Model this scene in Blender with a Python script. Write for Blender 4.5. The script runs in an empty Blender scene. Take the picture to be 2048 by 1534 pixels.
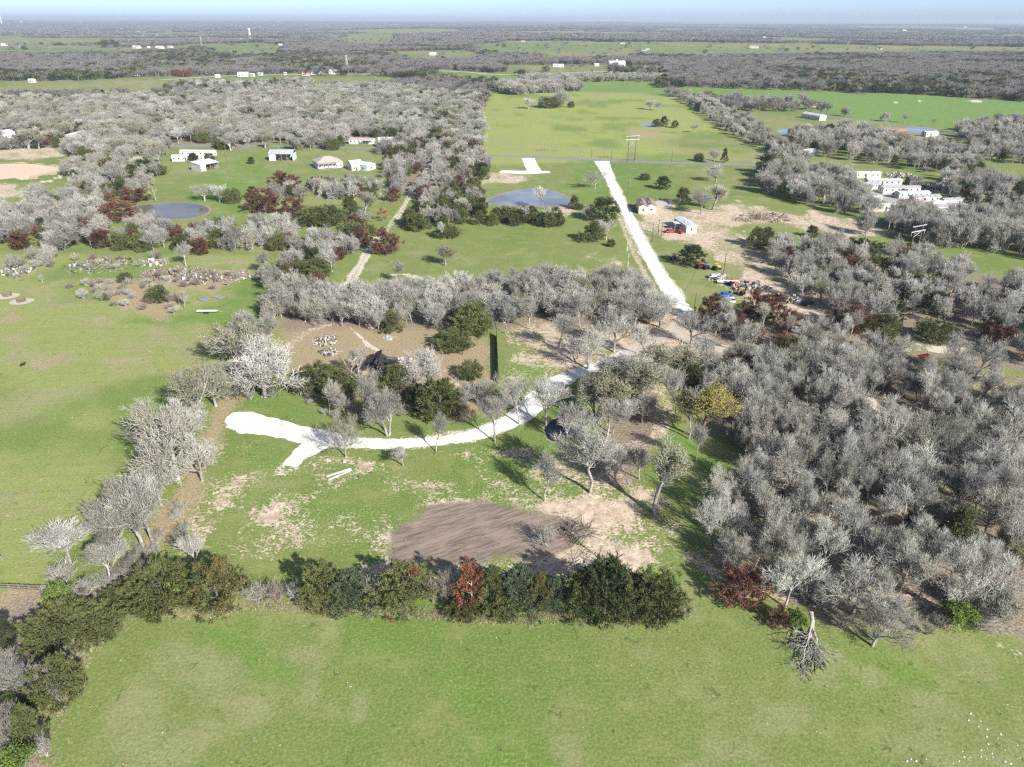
import bpy, math, random
import numpy as np
from mathutils import Vector, Matrix

random.seed(7)
rng = np.random.default_rng(7)
sc = bpy.context.scene
COL = sc.collection

# ------------------------------------------------------------------ camera
CAM_H = 80.0
FPX, CX, CY = 1422.0, 1024.0, 767.0
PITCH = math.radians(27.15)
ROLL = math.radians(0.25)
cam_d = bpy.data.cameras.new('camera')
cam = bpy.data.objects.new('camera', cam_d)
COL.objects.link(cam)
cam_d.sensor_width = 36.0
cam_d.lens = 36.0 * FPX / 2048.0
cam_d.clip_start = 1.0
cam_d.clip_end = 90000.0
cam.location = (0, 0, CAM_H)
cam.rotation_euler = (Matrix.Rotation(math.pi / 2 - PITCH, 3, 'X') @ Matrix.Rotation(ROLL, 3, 'Z')).to_euler()
sc.camera = cam

# ------------------------------------------------------------------ light
SUN_EL = math.radians(31.0)
SUN_AZ = math.atan2(0.62, -0.78)          # compass style, clockwise from +Y
sd = Vector((math.sin(SUN_AZ) * math.cos(SUN_EL), math.cos(SUN_AZ) * math.cos(SUN_EL), math.sin(SUN_EL)))
sun_d = bpy.data.lights.new('sun', 'SUN')
sun_d.energy = 4.8
sun_d.angle = math.radians(0.53)
sun_d.color = (1.0, 0.955, 0.89)
sun = bpy.data.objects.new('sun', sun_d)
COL.objects.link(sun)
sun.rotation_euler = sd.to_track_quat('Z', 'Y').to_euler()
world = bpy.data.worlds.new('World')
sc.world = world
world.use_nodes = True
wn = world.node_tree
sky = wn.nodes.new('ShaderNodeTexSky')
sky.sky_type = 'NISHITA'
sky.sun_disc = False
sky.sun_elevation = SUN_EL
sky.sun_rotation = SUN_AZ
sky.altitude = 100
sky.air_density = 0.35
sky.dust_density = 1.0
sky.ozone_density = 1.5
bg = wn.nodes['Background']
wn.links.new(sky.outputs[0], bg.inputs[0])
bg.inputs[1].default_value = 0.135
sc.view_settings.view_transform = 'Standard'
sc.view_settings.look = 'None'
sc.view_settings.gamma = 1.0
sc.view_settings.exposure = 0.92
sc.view_settings.use_curve_mapping = False
sc.cycles.max_bounces = 5
sc.cycles.diffuse_bounces = 3
sc.cycles.glossy_bounces = 2
sc.cycles.transmission_bounces = 3
sc.cycles.volume_bounces = 0
sc.cycles.transparent_max_bounces = 8
sc.cycles.use_denoising = False
sc.cycles.filter_width = 1.3
sc.cycles.caustics_reflective = False
sc.cycles.caustics_refractive = False

# ------------------------------------------------------------------ helpers
CA, SA = math.cos(ROLL), math.sin(ROLL)
def ray(px, py):
    dx, dy = px - CX, py - CY
    ux = dx * CA + dy * SA
    uy = -dx * SA + dy * CA
    # camera space: x right, y up(-uy), forward F
    f, up = FPX, -uy
    X = ux
    Y = f * math.cos(PITCH) + up * math.sin(PITCH)
    Z = -f * math.sin(PITCH) + up * math.cos(PITCH)
    return X, Y, Z
def G(px, py, z=0.0):
    """ground point seen at a pixel of the 2048 px photograph"""
    X, Y, Z = ray(px, py)
    Z = min(Z, -1.2)
    t = (CAM_H - z) / -Z
    return X * t, Y * t
def mpp(px, py):
    """metres per photograph pixel at that ground point, and cosine of the view's tilt"""
    X, Y, Z = ray(px, py)
    t = CAM_H / -min(Z, -1.2)
    d = math.sqrt(X * X + Y * Y + Z * Z)
    return t * 1.0, math.hypot(X, Y) / d
def GP(pts):
    return np.array([G(*p) for p in pts])

def tag(o, label=None, cat=None, group=None, kind=None):
    if label: o['label'] = label
    if cat: o['category'] = cat
    if group: o['group'] = group
    if kind: o['kind'] = kind
    return o
def empty(name, loc, rz=0.0, scale=(1, 1, 1)):
    o = bpy.data.objects.new(name, None)
    COL.objects.link(o)
    o.location = loc
    o.rotation_euler = (0, 0, rz)
    o.scale = scale
    o.empty_display_size = 0.2
    return o
def mesh_obj(name, me, parent=None, mat=None):
    o = bpy.data.objects.new(name, me)
    COL.objects.link(o)
    if parent: o.parent = parent
    if mat and not me.materials: me.materials.append(mat)
    return o
def copy_tree(o, parent=None):
    c = o.copy()
    COL.objects.link(c)
    c.parent = parent
    for ch in o.children:
        copy_tree(ch, c)
    return c
def np_mesh(name, V, F, mat=None, smooth=False):
    """V (n,3); F list of arrays (k,3) / (k,4)"""
    me = bpy.data.meshes.new(name)
    V = np.asarray(V, dtype=np.float32)
    me.vertices.add(len(V))
    me.vertices.foreach_set('co', V.ravel())
    loops, starts, n = [], [], 0
    for A in F:
        A = np.asarray(A, dtype=np.int32)
        if len(A) == 0: continue
        k = A.shape[1]
        loops.append(A.ravel())
        starts.append(np.arange(len(A), dtype=np.int32) * k + n)
        n += A.size
    L = np.concatenate(loops); S = np.concatenate(starts)
    me.loops.add(len(L)); me.loops.foreach_set('vertex_index', L)
    me.polygons.add(len(S)); me.polygons.foreach_set('loop_start', S)
    if smooth: me.polygons.foreach_set('use_smooth', np.ones(len(S), dtype=bool))
    me.update(calc_edges=True)
    if mat: me.materials.append(mat)
    return me

class MB:
    """collects simple solids and builds one mesh"""
    def __init__(s): s.v = []; s.f = []
    def add(s, V, F):
        n = len(s.v)
        s.v += [tuple(p) for p in V]
        s.f += [tuple(i + n for i in f) for f in F]
        return s
    def box(s, x0, x1, y0, y1, z0, z1):
        return s.add([(x0,y0,z0),(x1,y0,z0),(x1,y1,z0),(x0,y1,z0),(x0,y0,z1),(x1,y0,z1),(x1,y1,z1),(x0,y1,z1)],
                     [(3,2,1,0),(4,5,6,7),(0,1,5,4),(1,2,6,5),(2,3,7,6),(3,0,4,7)])
    def tube(s, a, b, r0, r1=None, n=6, cap=True):
        r1 = r0 if r1 is None else r1
        a, b = Vector(a), Vector(b)
        d = (b - a).normalized()
        u = d.orthogonal().normalized(); w = d.cross(u)
        V = []
        for p, r in ((a, r0), (b, r1)):
            for i in range(n):
                t = 2 * math.pi * i / n
                V.append(p + (u * math.cos(t) + w * math.sin(t)) * r)
        F = [(i, (i + 1) % n, n + (i + 1) % n, n + i) for i in range(n)]
        if cap: F += [tuple(range(n))[::-1], tuple(range(n, 2 * n))]
        return s.add(V, F)
    def path(s, pts, r0, r1=None, n=5):
        r1 = r0 if r1 is None else r1
        m = len(pts) - 1
        for i in range(m):
            s.tube(pts[i], pts[i + 1], r0 + (r1 - r0) * i / m, r0 + (r1 - r0) * (i + 1) / m, n)
        return s
    def prism(s, prof, y0, y1):
        """profile in xz, extruded along y"""
        n = len(prof)
        V = [(x, y0, z) for x, z in prof] + [(x, y1, z) for x, z in prof]
        F = [(i, (i + 1) % n, n + (i + 1) % n, n + i) for i in range(n)]
        F += [tuple(range(n))[::-1], tuple(range(n, 2 * n))]
        return s.add(V, F)
    def mesh(s, name, mat=None):
        me = bpy.data.meshes.new(name)
        me.from_pydata([tuple(p) for p in s.v], [], s.f)
        me.update()
        import bmesh
        bm = bmesh.new(); bm.from_mesh(me)
        bmesh.ops.recalc_face_normals(bm, faces=bm.faces)
        bm.to_mesh(me); bm.free()
        if mat: me.materials.append(mat)
        return me
    def build(s, name, mat, parent=None):
        return mesh_obj(name, s.mesh(name, mat), parent)

# ---- numpy noise
_perm = np.random.default_rng(3).random(65536).astype(np.float64)
def _h(ix, iy, s):
    return _perm[(ix * 73856093 ^ iy * 19349663 ^ (s * 83492791)) & 65535]
def vnoise(x, y, s=0):
    ix = np.floor(x).astype(np.int64); iy = np.floor(y).astype(np.int64)
    fx = x - ix; fy = y - iy
    fx = fx * fx * (3 - 2 * fx); fy = fy * fy * (3 - 2 * fy)
    a = _h(ix, iy, s); b = _h(ix + 1, iy, s); c = _h(ix, iy + 1, s); d = _h(ix + 1, iy + 1, s)
    return (a + (b - a) * fx) * (1 - fy) + (c + (d - c) * fx) * fy
def fbm(x, y, s=0, o=4):
    x = np.asarray(x, dtype=np.float64); y = np.asarray(y, dtype=np.float64)
    r = 0; a = 0.5; t = 0
    for k in range(o):
        r = r + a * vnoise(x, y, s + k * 17); t += a
        x = x * 2.03 + 13.7; y = y * 2.03 + 7.1; a *= 0.5
    return r / t
def sstep(a, b, x):
    t = np.clip((x - a) / (b - a), 0, 1)
    return t * t * (3 - 2 * t)
def poly_sd(P, x, y):
    """signed distance in metres, positive inside polygon P (n,2)"""
    d = np.full(x.shape, 1e18); inside = np.zeros(x.shape, bool)
    n = len(P)
    for i in range(n):
        ax, ay = P[i]; bx, by = P[(i + 1) % n]
        ex, ey = bx - ax, by - ay
        L = ex * ex + ey * ey + 1e-9
        t = np.clip(((x - ax) * ex + (y - ay) * ey) / L, 0, 1)
        d = np.minimum(d, (x - ax - t * ex) ** 2 + (y - ay - t * ey) ** 2)
        c = ((ay > y) != (by > y)) & (x < (bx - ax) * (y - ay) / ((by - ay) if by != ay else 1e-9) + ax)
        inside ^= c
    d = np.sqrt(d)
    return np.where(inside, d, -d)
def line_d(P, x, y):
    d = np.full(x.shape, 1e18)
    for i in range(len(P) - 1):
        ax, ay = P[i]; bx, by = P[i + 1]
        ex, ey = bx - ax, by - ay
        L = ex * ex + ey * ey + 1e-9
        t = np.clip(((x - ax) * ex + (y - ay) * ey) / L, 0, 1)
        d = np.minimum(d, (x - ax - t * ex) ** 2 + (y - ay - t * ey) ** 2)
    return np.sqrt(d)

# terrain: flat nearby, gently rolling far away
def terrain(x, y):
    r = np.hypot(x, y)
    a = sstep(1500, 5000, r)
    z = a * ((fbm(x / 1900, y / 1500, 41, 3) - 0.5) * 56) + sstep(9000, 26000, r) * (fbm(x / 7000, y / 5000, 57, 2) - 0.35) * 60
    return z
def tz(x, y):
    return float(terrain(np.array([x]), np.array([y]))[0])

# ------------------------------------------------------------------ materials
def new_mat(name):
    m = bpy.data.materials.new(name); m.use_nodes = True
    return m, m.node_tree, m.node_tree.nodes['Principled BSDF']
def nd(t, typ, **kw):
    n = t.nodes.new(typ)
    for k, v in kw.items(): setattr(n, k, v)
    return n
def setin(n, **kw):
    for k, v in kw.items(): n.inputs[k.replace('_', ' ')].default_value = v
    return n
def mixc(t, fac, a, b, blend='MIX'):
    n = nd(t, 'ShaderNodeMix', data_type='RGBA', blend_type=blend)
    for idx, v in ((0, fac), (6, a), (7, b)):
        if isinstance(v, bpy.types.NodeSocket): t.links.new(v, n.inputs[idx])
        elif isinstance(v, (int, float)): n.inputs[idx].default_value = v
        else: n.inputs[idx].default_value = (*v, 1)
    return n.outputs[2]
def mth(t, op, a, b=None, clamp=False):
    n = nd(t, 'ShaderNodeMath', operation=op, use_clamp=clamp)
    for i, v in enumerate((a, b)):
        if v is None: continue
        if isinstance(v, bpy.types.NodeSocket): t.links.new(v, n.inputs[i])
        else: n.inputs[i].default_value = v
    return n.outputs[0]
def mrange(t, v, a, b, c=0.0, d=1.0, smooth=True):
    n = nd(t, 'ShaderNodeMapRange', interpolation_type='SMOOTHSTEP' if smooth else 'LINEAR')
    t.links.new(v, n.inputs[0])
    for i, q in enumerate((a, b, c, d)): n.inputs[i + 1].default_value = q
    return n.outputs[0]
def tnoise(t, scale, detail=3, rough=0.55, coord='Object', stretch=None, dist=0.0):
    tc = nd(t, 'ShaderNodeTexCoord')
    v = tc.outputs[coord]
    if stretch:
        mp = nd(t, 'ShaderNodeMapping', vector_type='TEXTURE'); mp.inputs['Scale'].default_value = [1 / q for q in stretch[:3]]
        if len(stretch) > 3: mp.inputs['Rotation'].default_value = (0, 0, stretch[3])
        t.links.new(v, mp.inputs[0]); v = mp.outputs[0]
    n = nd(t, 'ShaderNodeTexNoise')
    t.links.new(v, n.inputs['Vector'])
    setin(n, Scale=scale, Detail=detail, Roughness=rough, Distortion=dist)
    return n.outputs[0]
def simple_mat(name, col, rough=0.7, var=0.25, scale=2.0, metal=0.0, randtone=0.0, col2=None, bump=0.0, spec=0.3):
    m, t, b = new_mat(name)
    n = tnoise(t, scale)
    f = mrange(t, n, 0.3, 0.7)
    c2 = col2 or tuple(c * (1 - var) for c in col)
    c = mixc(t, f, c2, col)
    if randtone:
        oi = nd(t, 'ShaderNodeObjectInfo')
        v = mrange(t, oi.outputs['Random'], 0, 1, 1 - randtone, 1 + randtone, False)
        mm = nd(t, 'ShaderNodeVectorMath', operation='SCALE')
        t.links.new(c, mm.inputs[0]); t.links.new(v, mm.inputs['Scale'])
        c = mm.outputs[0]
    t.links.new(c, b.inputs['Base Color'])
    setin(b, Roughness=rough, Metallic=metal)
    b.inputs['Specular IOR Level'].default_value = spec
    if bump:
        bp = nd(t, 'ShaderNodeBump'); setin(bp, Strength=bump, Distance=0.1)
        t.links.new(n, bp.inputs['Height']); t.links.new(bp.outputs[0], b.inputs['Normal'])
    return m
def veg_mat(name, col, col2, tone=0.18, scale=0.6, rough=0.85, trans=0.0, hue=None):
    """foliage or bark: patchy through the plant, each plant its own tone"""
    m, t, b = new_mat(name)
    n = tnoise(t, scale, 2)
    f = mrange(t, n, 0.35, 0.65)
    c = mixc(t, f, col2, col)
    n2 = tnoise(t, scale * 9, 1)
    oi = nd(t, 'ShaderNodeObjectInfo')
    if hue:
        c = mixc(t, mrange(t, mth(t, 'FRACT', mth(t, 'MULTIPLY', oi.outputs['Random'], 7.31)), 0.45, 1.0), c, hue)
    v = mrange(t, oi.outputs['Random'], 0, 1, 1 - tone, 1 + tone, False)
    v2 = mth(t, 'MULTIPLY', v, mrange(t, n2, 0.25, 0.75, 0.8, 1.2))
    mm = nd(t, 'ShaderNodeVectorMath', operation='SCALE')
    t.links.new(c, mm.inputs[0]); t.links.new(v2, mm.inputs['Scale'])
    t.links.new(mm.outputs[0], b.inputs['Base Color'])
    setin(b, Roughness=rough)
    b.inputs['Specular IOR Level'].default_value = 0.15
    if trans:
        tr = nd(t, 'ShaderNodeBsdfTranslucent'); t.links.new(mm.outputs[0], tr.inputs[0])
        ms = nd(t, 'ShaderNodeMixShader'); ms.inputs[0].default_value = trans
        t.links.new(b.outputs[0], ms.inputs[1]); t.links.new(tr.outputs[0], ms.inputs[2])
        t.links.new(ms.outputs[0], t.nodes['Material Output'].inputs[0])
    return m
M = {}
M['bark'] = veg_mat('pale_bark', (0.40, 0.38, 0.345), (0.22, 0.205, 0.185), 0.3, 0.8)
M['twig'] = veg_mat('lichen_twigs', (0.45, 0.445, 0.40), (0.27, 0.265, 0.235), 0.30, 0.5, hue=(0.285, 0.27, 0.225))
M['twig_far'] = veg_mat('far_twigs', (0.23, 0.22, 0.215), (0.14, 0.135, 0.13), 0.22, 0.5, hue=(0.18, 0.165, 0.155))
M['twig_brown'] = veg_mat('brown_twigs', (0.30, 0.25, 0.215), (0.2, 0.165, 0.14), 0.2, 0.5)
M['bark_dark'] = veg_mat('dark_bark', (0.16, 0.13, 0.10), (0.09, 0.075, 0.06), 0.15, 1.0)
M['cedar'] = veg_mat('cedar_foliage', (0.140, 0.160, 0.060), (0.080, 0.100, 0.038), 0.22, 0.6, trans=0.2, hue=(0.125, 0.134, 0.050))
M['cedar_blue'] = veg_mat('blue_green_foliage', (0.105, 0.135, 0.075), (0.065, 0.09, 0.05), 0.15, 0.5, trans=0.15)
M['cedar_dark'] = veg_mat('dark_foliage', (0.060, 0.078, 0.032), (0.034, 0.050, 0.020), 0.2, 0.5, trans=0.1)
M['rust'] = veg_mat('rust_foliage', (0.155, 0.082, 0.056), (0.085, 0.052, 0.040), 0.25, 0.5, trans=0.15, hue=(0.15, 0.074, 0.052))
M['red'] = veg_mat('red_foliage', (0.27, 0.105, 0.06), (0.17, 0.075, 0.045), 0.05, 0.7, trans=0.15)
M['orange'] = veg_mat('orange_foliage', (0.36, 0.19, 0.08), (0.24, 0.15, 0.07), 0.05, 0.7, trans=0.15)
M['bud'] = veg_mat('budding_leaves', (0.26, 0.26, 0.10), (0.20, 0.19, 0.085), 0.2, 0.4, trans=0.25, hue=(0.25, 0.235, 0.11))
M['yellow'] = veg_mat('yellow_leaves', (0.36, 0.30, 0.07), (0.25, 0.22, 0.06), 0.1, 0.4, trans=0.25)
M['lime'] = veg_mat('lime_leaves', (0.20, 0.29, 0.055), (0.12, 0.18, 0.04), 0.15, 0.5, trans=0.25)
M['straw'] = veg_mat('dry_straw', (0.42, 0.32, 0.20), (0.30, 0.22, 0.13), 0.2, 0.7)
# ------------------------------------------------------------------ ground cover, from the photograph's own patches
POLY = {}
def reg(key, *pls): POLY.setdefault(key, []).extend([GP(p) for p in pls])
# grass of the fields
reg('bottom_field', [(215,1225),(420,1215),(600,1212),(900,1222),(1120,1232),(1360,1232),(1480,1215),(1560,1270),(1640,1330),(1800,1320),(2048,1295),(2300,1340),(2700,2400),(-500,2400),(60,1560),(110,1440),(160,1330)])
reg('left_meadow', [(-600,500),(120,510),(520,510),(530,640),(470,700),(410,800),(280,920),(190,1050),(60,1180),(-600,1180)])
reg('bright_field', [(960,330),(965,200),(990,185),(1150,178),(1330,182),(1420,235),(1480,265),(1560,325),(1300,322)])
reg('vivid_field', [(1000,176),(1100,166),(1330,174),(1600,181),(1800,188),(2048,203),(2400,215),(2400,264),(2048,250),(1900,254),(1700,243),(1620,216),(1480,207),(1330,190),(1150,182)],
    [(840,140),(1040,152),(1320,150),(1330,166),(1000,168),(900,156)])
reg('vivid_strip', [(1470,205),(1640,205),(1700,238),(1560,225)])
reg('dry_field', [(1440,228),(1620,228),(1800,252),(1950,264),(1940,285),(1800,278),(1560,262)],
    [(1300,285),(1480,268),(1560,325),(1380,318)], [(-300,166),(160,162),(340,156),(560,154),(740,158),(700,175),(520,180),(330,192),(0,194),(-300,194)])
reg('lush', [(440,985),(560,975),(700,985),(820,1010),(830,1060),(700,1055),(560,1030),(450,1010)], [(480,905),(560,900),(600,925),(560,950),(480,950)],
    [(860,910),(1040,900),(1120,930),(1110,1000),(960,1000),(880,960)], [(1330,880),(1400,860),(1480,900),(1440,960),(1370,1010),(1330,960)],
    [(800,850),(860,845),(1000,850),(960,880),(850,880)], [(500,800),(570,790),(640,830),(620,855),(520,830)], [(990,890),(1110,870),(1130,920),(1060,950),(980,930)],
    [(1020,700),(1070,700),(1090,735),(1060,770),(1030,775)], [(1100,1120),(1260,1110),(1400,1130),(1420,1200),(1360,1190),(1200,1150)],
    [(640,1215),(780,1230),(850,1290),(760,1330),(640,1260)], [(400,1240),(520,1260),(620,1330),(700,1400),(600,1400),(480,1320)],
    [(900,1360),(980,1380),(970,1420),(920,1410)], [(1680,1310),(1800,1310),(1860,1370),(1720,1360)], [(960,1460),(1080,1450),(1090,1540),(980,1540)],
    [(560,560),(680,600),(560,640),(420,650),(250,640),(380,620)], [(240,820),(300,830),(290,980),(230,980)], [(420,330),(520,310),(540,400),(460,440),(380,400)],
    [(1130,310),(1300,345),(1290,400),(1180,390)],[(1000,405),(1040,375),(1180,370),(1200,420),(1150,440)])
reg('dirt', [(1003,655),(1060,645),(1200,675),(1210,715),(1120,735),(1050,735),(1003,720)], [(1110,980),(1200,975),(1260,1000),(1300,1060),(1310,1130),(1240,1140),(1160,1080),(1110,1060),(1120,1030)], [(1250,965),(1330,1000),(1360,1050),(1320,1040),(1270,1000)],
    [(440,930),(560,935),(600,985),(520,990),(460,1000)], [(590,985),(660,1000),(690,1020),(600,1000)], [(720,1000),(800,1010),(830,1045),(760,1050)],
    [(460,1010),(520,1000),(600,1060),(520,1080)], [(600,905),(640,905),(740,905),(745,935),(640,935)],
    [(1290,425),(1400,418),(1480,400),(1540,420),(1620,430),(1720,452),(1700,480),(1560,450),(1480,455),(1500,500),(1560,520),(1590,560),(1520,560),(1400,500),(1330,480),(1295,460)],
    [(820,1015),(900,992),(1010,1000),(1060,1030),(900,1012)], [(1030,1095),(1160,1090),(1300,1130),(1300,1160),(1100,1150),(860,1135),(700,1150),(720,1120),(900,1125)],
    [(1010,640),(1160,650),(1340,640),(1420,680),(1500,690),(1500,710),(1380,715),(1290,720),(1180,700),(1050,680)],
    [(1450,555),(1560,560),(1640,600),(1660,650),(1560,640),(1500,600)], [(1080,1000),(1130,985),(1150,1010),(1110,1040)],
    [(1110,412),(1150,405),(1165,425),(1130,432)], [(1205,515),(1240,510),(1245,530),(1210,535)], [(1172,505),(1200,503),(1203,512),(1178,513)],
    [(0,290),(110,295),(130,310),(60,320),(-40,318)], [(-100,372),(40,365),(60,395),(-20,400),(-100,400)],
    [(2000,1290),(2100,1300),(2120,1370),(2048,1330)], [(1990,1385),(2060,1400),(2050,1440),(2000,1420)], [(940,370),(1000,345),(1060,352),(1040,365),(990,368)],
    [(1900,745),(2048,760),(2048,810),(1960,790)], [(1780,380),(1850,400),(1940,440),(1860,448),(1760,405)], [(1700,440),(1780,460),(1740,470),(1640,440)],
    [(1620,420),(1740,465),(1700,470),(1600,440)])
reg('litter', [(530,590),(1000,590),(1340,585),(1350,650),(1180,690),(1010,665),(870,660),(700,650),(560,665)],
    [(1345,735),(1520,740),(1860,735),(2300,760),(2300,1300),(2048,1295),(1960,1262),(1800,1290),(1640,1240),(1500,1195),(1420,1165),(1380,1120),(1400,1030),(1440,960),(1490,905),(1420,850),(1350,790)],
    [(1400,625),(1560,620),(1640,500),(1850,520),(2300,610),(2300,740),(1400,740)], [(1160,750),(1300,740),(1340,800),(1330,880),(1270,980),(1180,960),(1200,850)],
    [(-400,195),(200,195),(500,180),(760,175),(960,195),(965,300),(780,285),(560,285),(480,300),(330,290),(150,300),(-400,300)],
    [(1760,455),(2300,450),(2300,540),(2048,490),(1900,480)],
    [(760,300),(960,300),(960,390),(860,400),(780,380)],
    [(100,1190),(220,1180),(250,1230),(180,1290),(110,1450),(60,1570),(-300,1570),(-300,1300)])
reg('speckle', [(430,900),(600,930),(850,900),(1110,890),(1180,960),(1330,1000),(1400,1100),(1380,1170),(1150,1130),(830,1130),(600,1120),(430,1130),(330,1150),(420,1000)], [(1000,640),(1340,640),(1300,720),(1180,760),(1060,800),(1005,800)], [(600,870),(1000,880),(850,850),(600,840)])
reg('brown_grass', [(440,790),(480,790),(465,830),(430,870),(425,960),(375,1040),(300,1130),(240,1170),(200,1185),(250,1110),(330,1000),(390,900)], [(560,665),(700,650),(870,655),(990,672),(998,770),(1010,830),(900,850),(640,790),(590,760),(560,715)], [(180,560),(260,560),(360,590),(340,640),(240,620)],
    [(300,540),(500,545),(420,580),(300,570)], [(1250,260),(1300,262),(1350,270),(1280,275)],[(-300,1185),(90,1185),(60,1290),(-300,1330)])
reg('plow', [(800,1050),(840,1020),(900,1008),(960,1005),(1020,1018),(1080,1042),(1130,1052),(1160,1068),(1130,1090),(1050,1100),(960,1118),(880,1122),(800,1118)])
reg('sand', [(-100,328),(60,326),(125,332),(118,345),(60,358),(-100,358)], [(1300,402),(1345,400),(1352,416),(1310,418)])
reg('wet', [(250,405),(330,400),(420,405),(440,420),(400,440),(300,442),(255,430)], [(965,402),(1020,375),(1070,370),(1150,392),(1150,412),(1100,420),(970,412)], [(1080,840),(1150,820),(1170,880),(1110,900)])
LIME = [  # pale tracks worn in the grass: polyline, half width m
    ([(868,325),(838,360),(815,400),(792,437),(765,465),(740,495),(712,545),(690,580)], 2.0),
    ([(745,555),(810,548),(850,560),(880,570)], 1.0), ([(700,655),(720,672),(738,692),(755,700)], 0.7),
    ([(-60,395),(20,382),(60,372),(110,358),(135,345),(135,335)], 2.2), ([(0,392),(60,395),(120,392)], 1.4),
    ([(1620,500),(1480,460),(1300,440)], .5),
    
    ([(1620,215),(1650,203)], 3), ([(1790,205),(1890,200),(1960,203)], 2.5),
    ([(1500,705),(1620,700),(1760,700),(1860,700),(1940,712)], 1.6), ([(1260,590),(1255,480),(1240,440),(1225,430)], .25), ([(1840,690),(1930,700)], 1.5),
    ([(1800,840),(1760,820),(1740,800)], 1.0)]
LIME += [([(1238,715),(1215,726),(1160,744),(1115,764),(1083,790),(1055,818),(1030,838),(985,858),(930,874),(850,884),(775,887),(700,884),(640,876),(575,862),(500,846)], 2.9), ([(1210,335),(1245,410),(1300,515),(1352,600)], 3.4), ([(650,878),(600,910),(572,938)], 2.6)]
LIME = [(GP(a), w) for a, w in LIME]
SOIL = [([(1300,755),(1325,790),(1330,830),(1318,868),(1280,890),(1240,915),(1215,950)], 2.0), ([(1500,1185),(1600,1150),(1700,1175),(1840,1200)], 1.4), ([(1760,815),(1820,840),(1900,870),(1960,900)], 2.2),
        ([(1380,1110),(1480,1180),(1560,1190)], 1.5), ([(1100,990),(1200,1060),(1240,1130)], 2.5), ([(1220,950),(1190,1000),(1170,1050)], 2.5), ([(1560,540),(1640,600),(1680,650)], 3), ([(820,560),(700,600)], .6), ([(1222,400),(1250,460),(1275,520),(1305,575),(1335,620)], 1.4), ([(1290,450),(1400,480),(1500,500),(1600,560)], 8), ([(1300,430),(1400,425),(1480,412)], 4),
        ([(560,700),(620,660),(660,650)], 1.2), ([(1012,830),(960,800),(900,760)], .8)]
SOIL = [(GP(a), w) for a, w in SOIL]
CLEAR_FAR = [GP(p) for p in (
    [(955,335),(962,205),(985,182),(1150,178),(1330,180),(1420,235),(1500,268),(1570,325),(1580,345)],
    [(990,166),(1300,160),(1330,175),(1600,181),(1800,189),(2048,203),(2400,215),(2400,262),(2048,250),(1900,256),(1700,243),(1620,216),(1480,206),(1330,190),(985,184)],
    [(1440,224),(1620,224),(1800,250),(1950,262),(1940,285),(1800,277),(1560,264)],
    [(820,138),(1050,152),(1320,148),(1330,166),(1000,170),(880,158)],
    [(-300,165),(160,161),(340,153),(560,150),(760,152),(860,165),(720,176),(520,180),(330,192),(0,196),(-300,196)],
    [(-300,88),(150,86),(220,96),(120,112),(-300,116)], [(350,87),(520,83),(575,92),(560,112),(470,118),(420,104)],
    [(740,104),(930,101),(970,112),(950,124),(830,126)], [(960,88),(1400,85),(2048,98),(2048,108),(1400,116),(1000,112),(940,96)],
    [(690,68),(790,66),(780,92),(690,92)], [(1080,110),(1240,106),(1260,118),(1080,124)], [(180,84),(230,84),(260,112),(150,108)],
    [(1340,90),(1620,88),(1640,104),(1400,112)], [(1560,76),(1720,80),(1620,88),(1560,86)], [(600,60),(900,61),(980,68),(760,68)], [(1000,64),(1300,66),(1280,73),(1060,72)],
    [(240,95),(400,92),(380,104),(240,108)], [(1700,52),(2000,56),(1990,62),(1720,58)], [(1240,132),(1320,132),(1320,142),(1240,142)],
    [(1000,130),(1220,130),(1220,150),(1000,150)])]
def far_clear(x, y):
    """>0 where a far clearing (field) lies"""
    r = np.hypot(x, y)
    best = np.full(x.shape, -1e9)
    for P in CLEAR_FAR:
        best = np.maximum(best, poly_sd(P, x, y))
    nz = fbm(x / 520, y / 420, 91, 3)
    nzc = (nz - 0.60) * 900
    best = np.where(r > 2600, np.maximum(best, nzc), best)
    return best + (fbm(x / 60, y / 60, 5, 3) - 0.5) * 40

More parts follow.
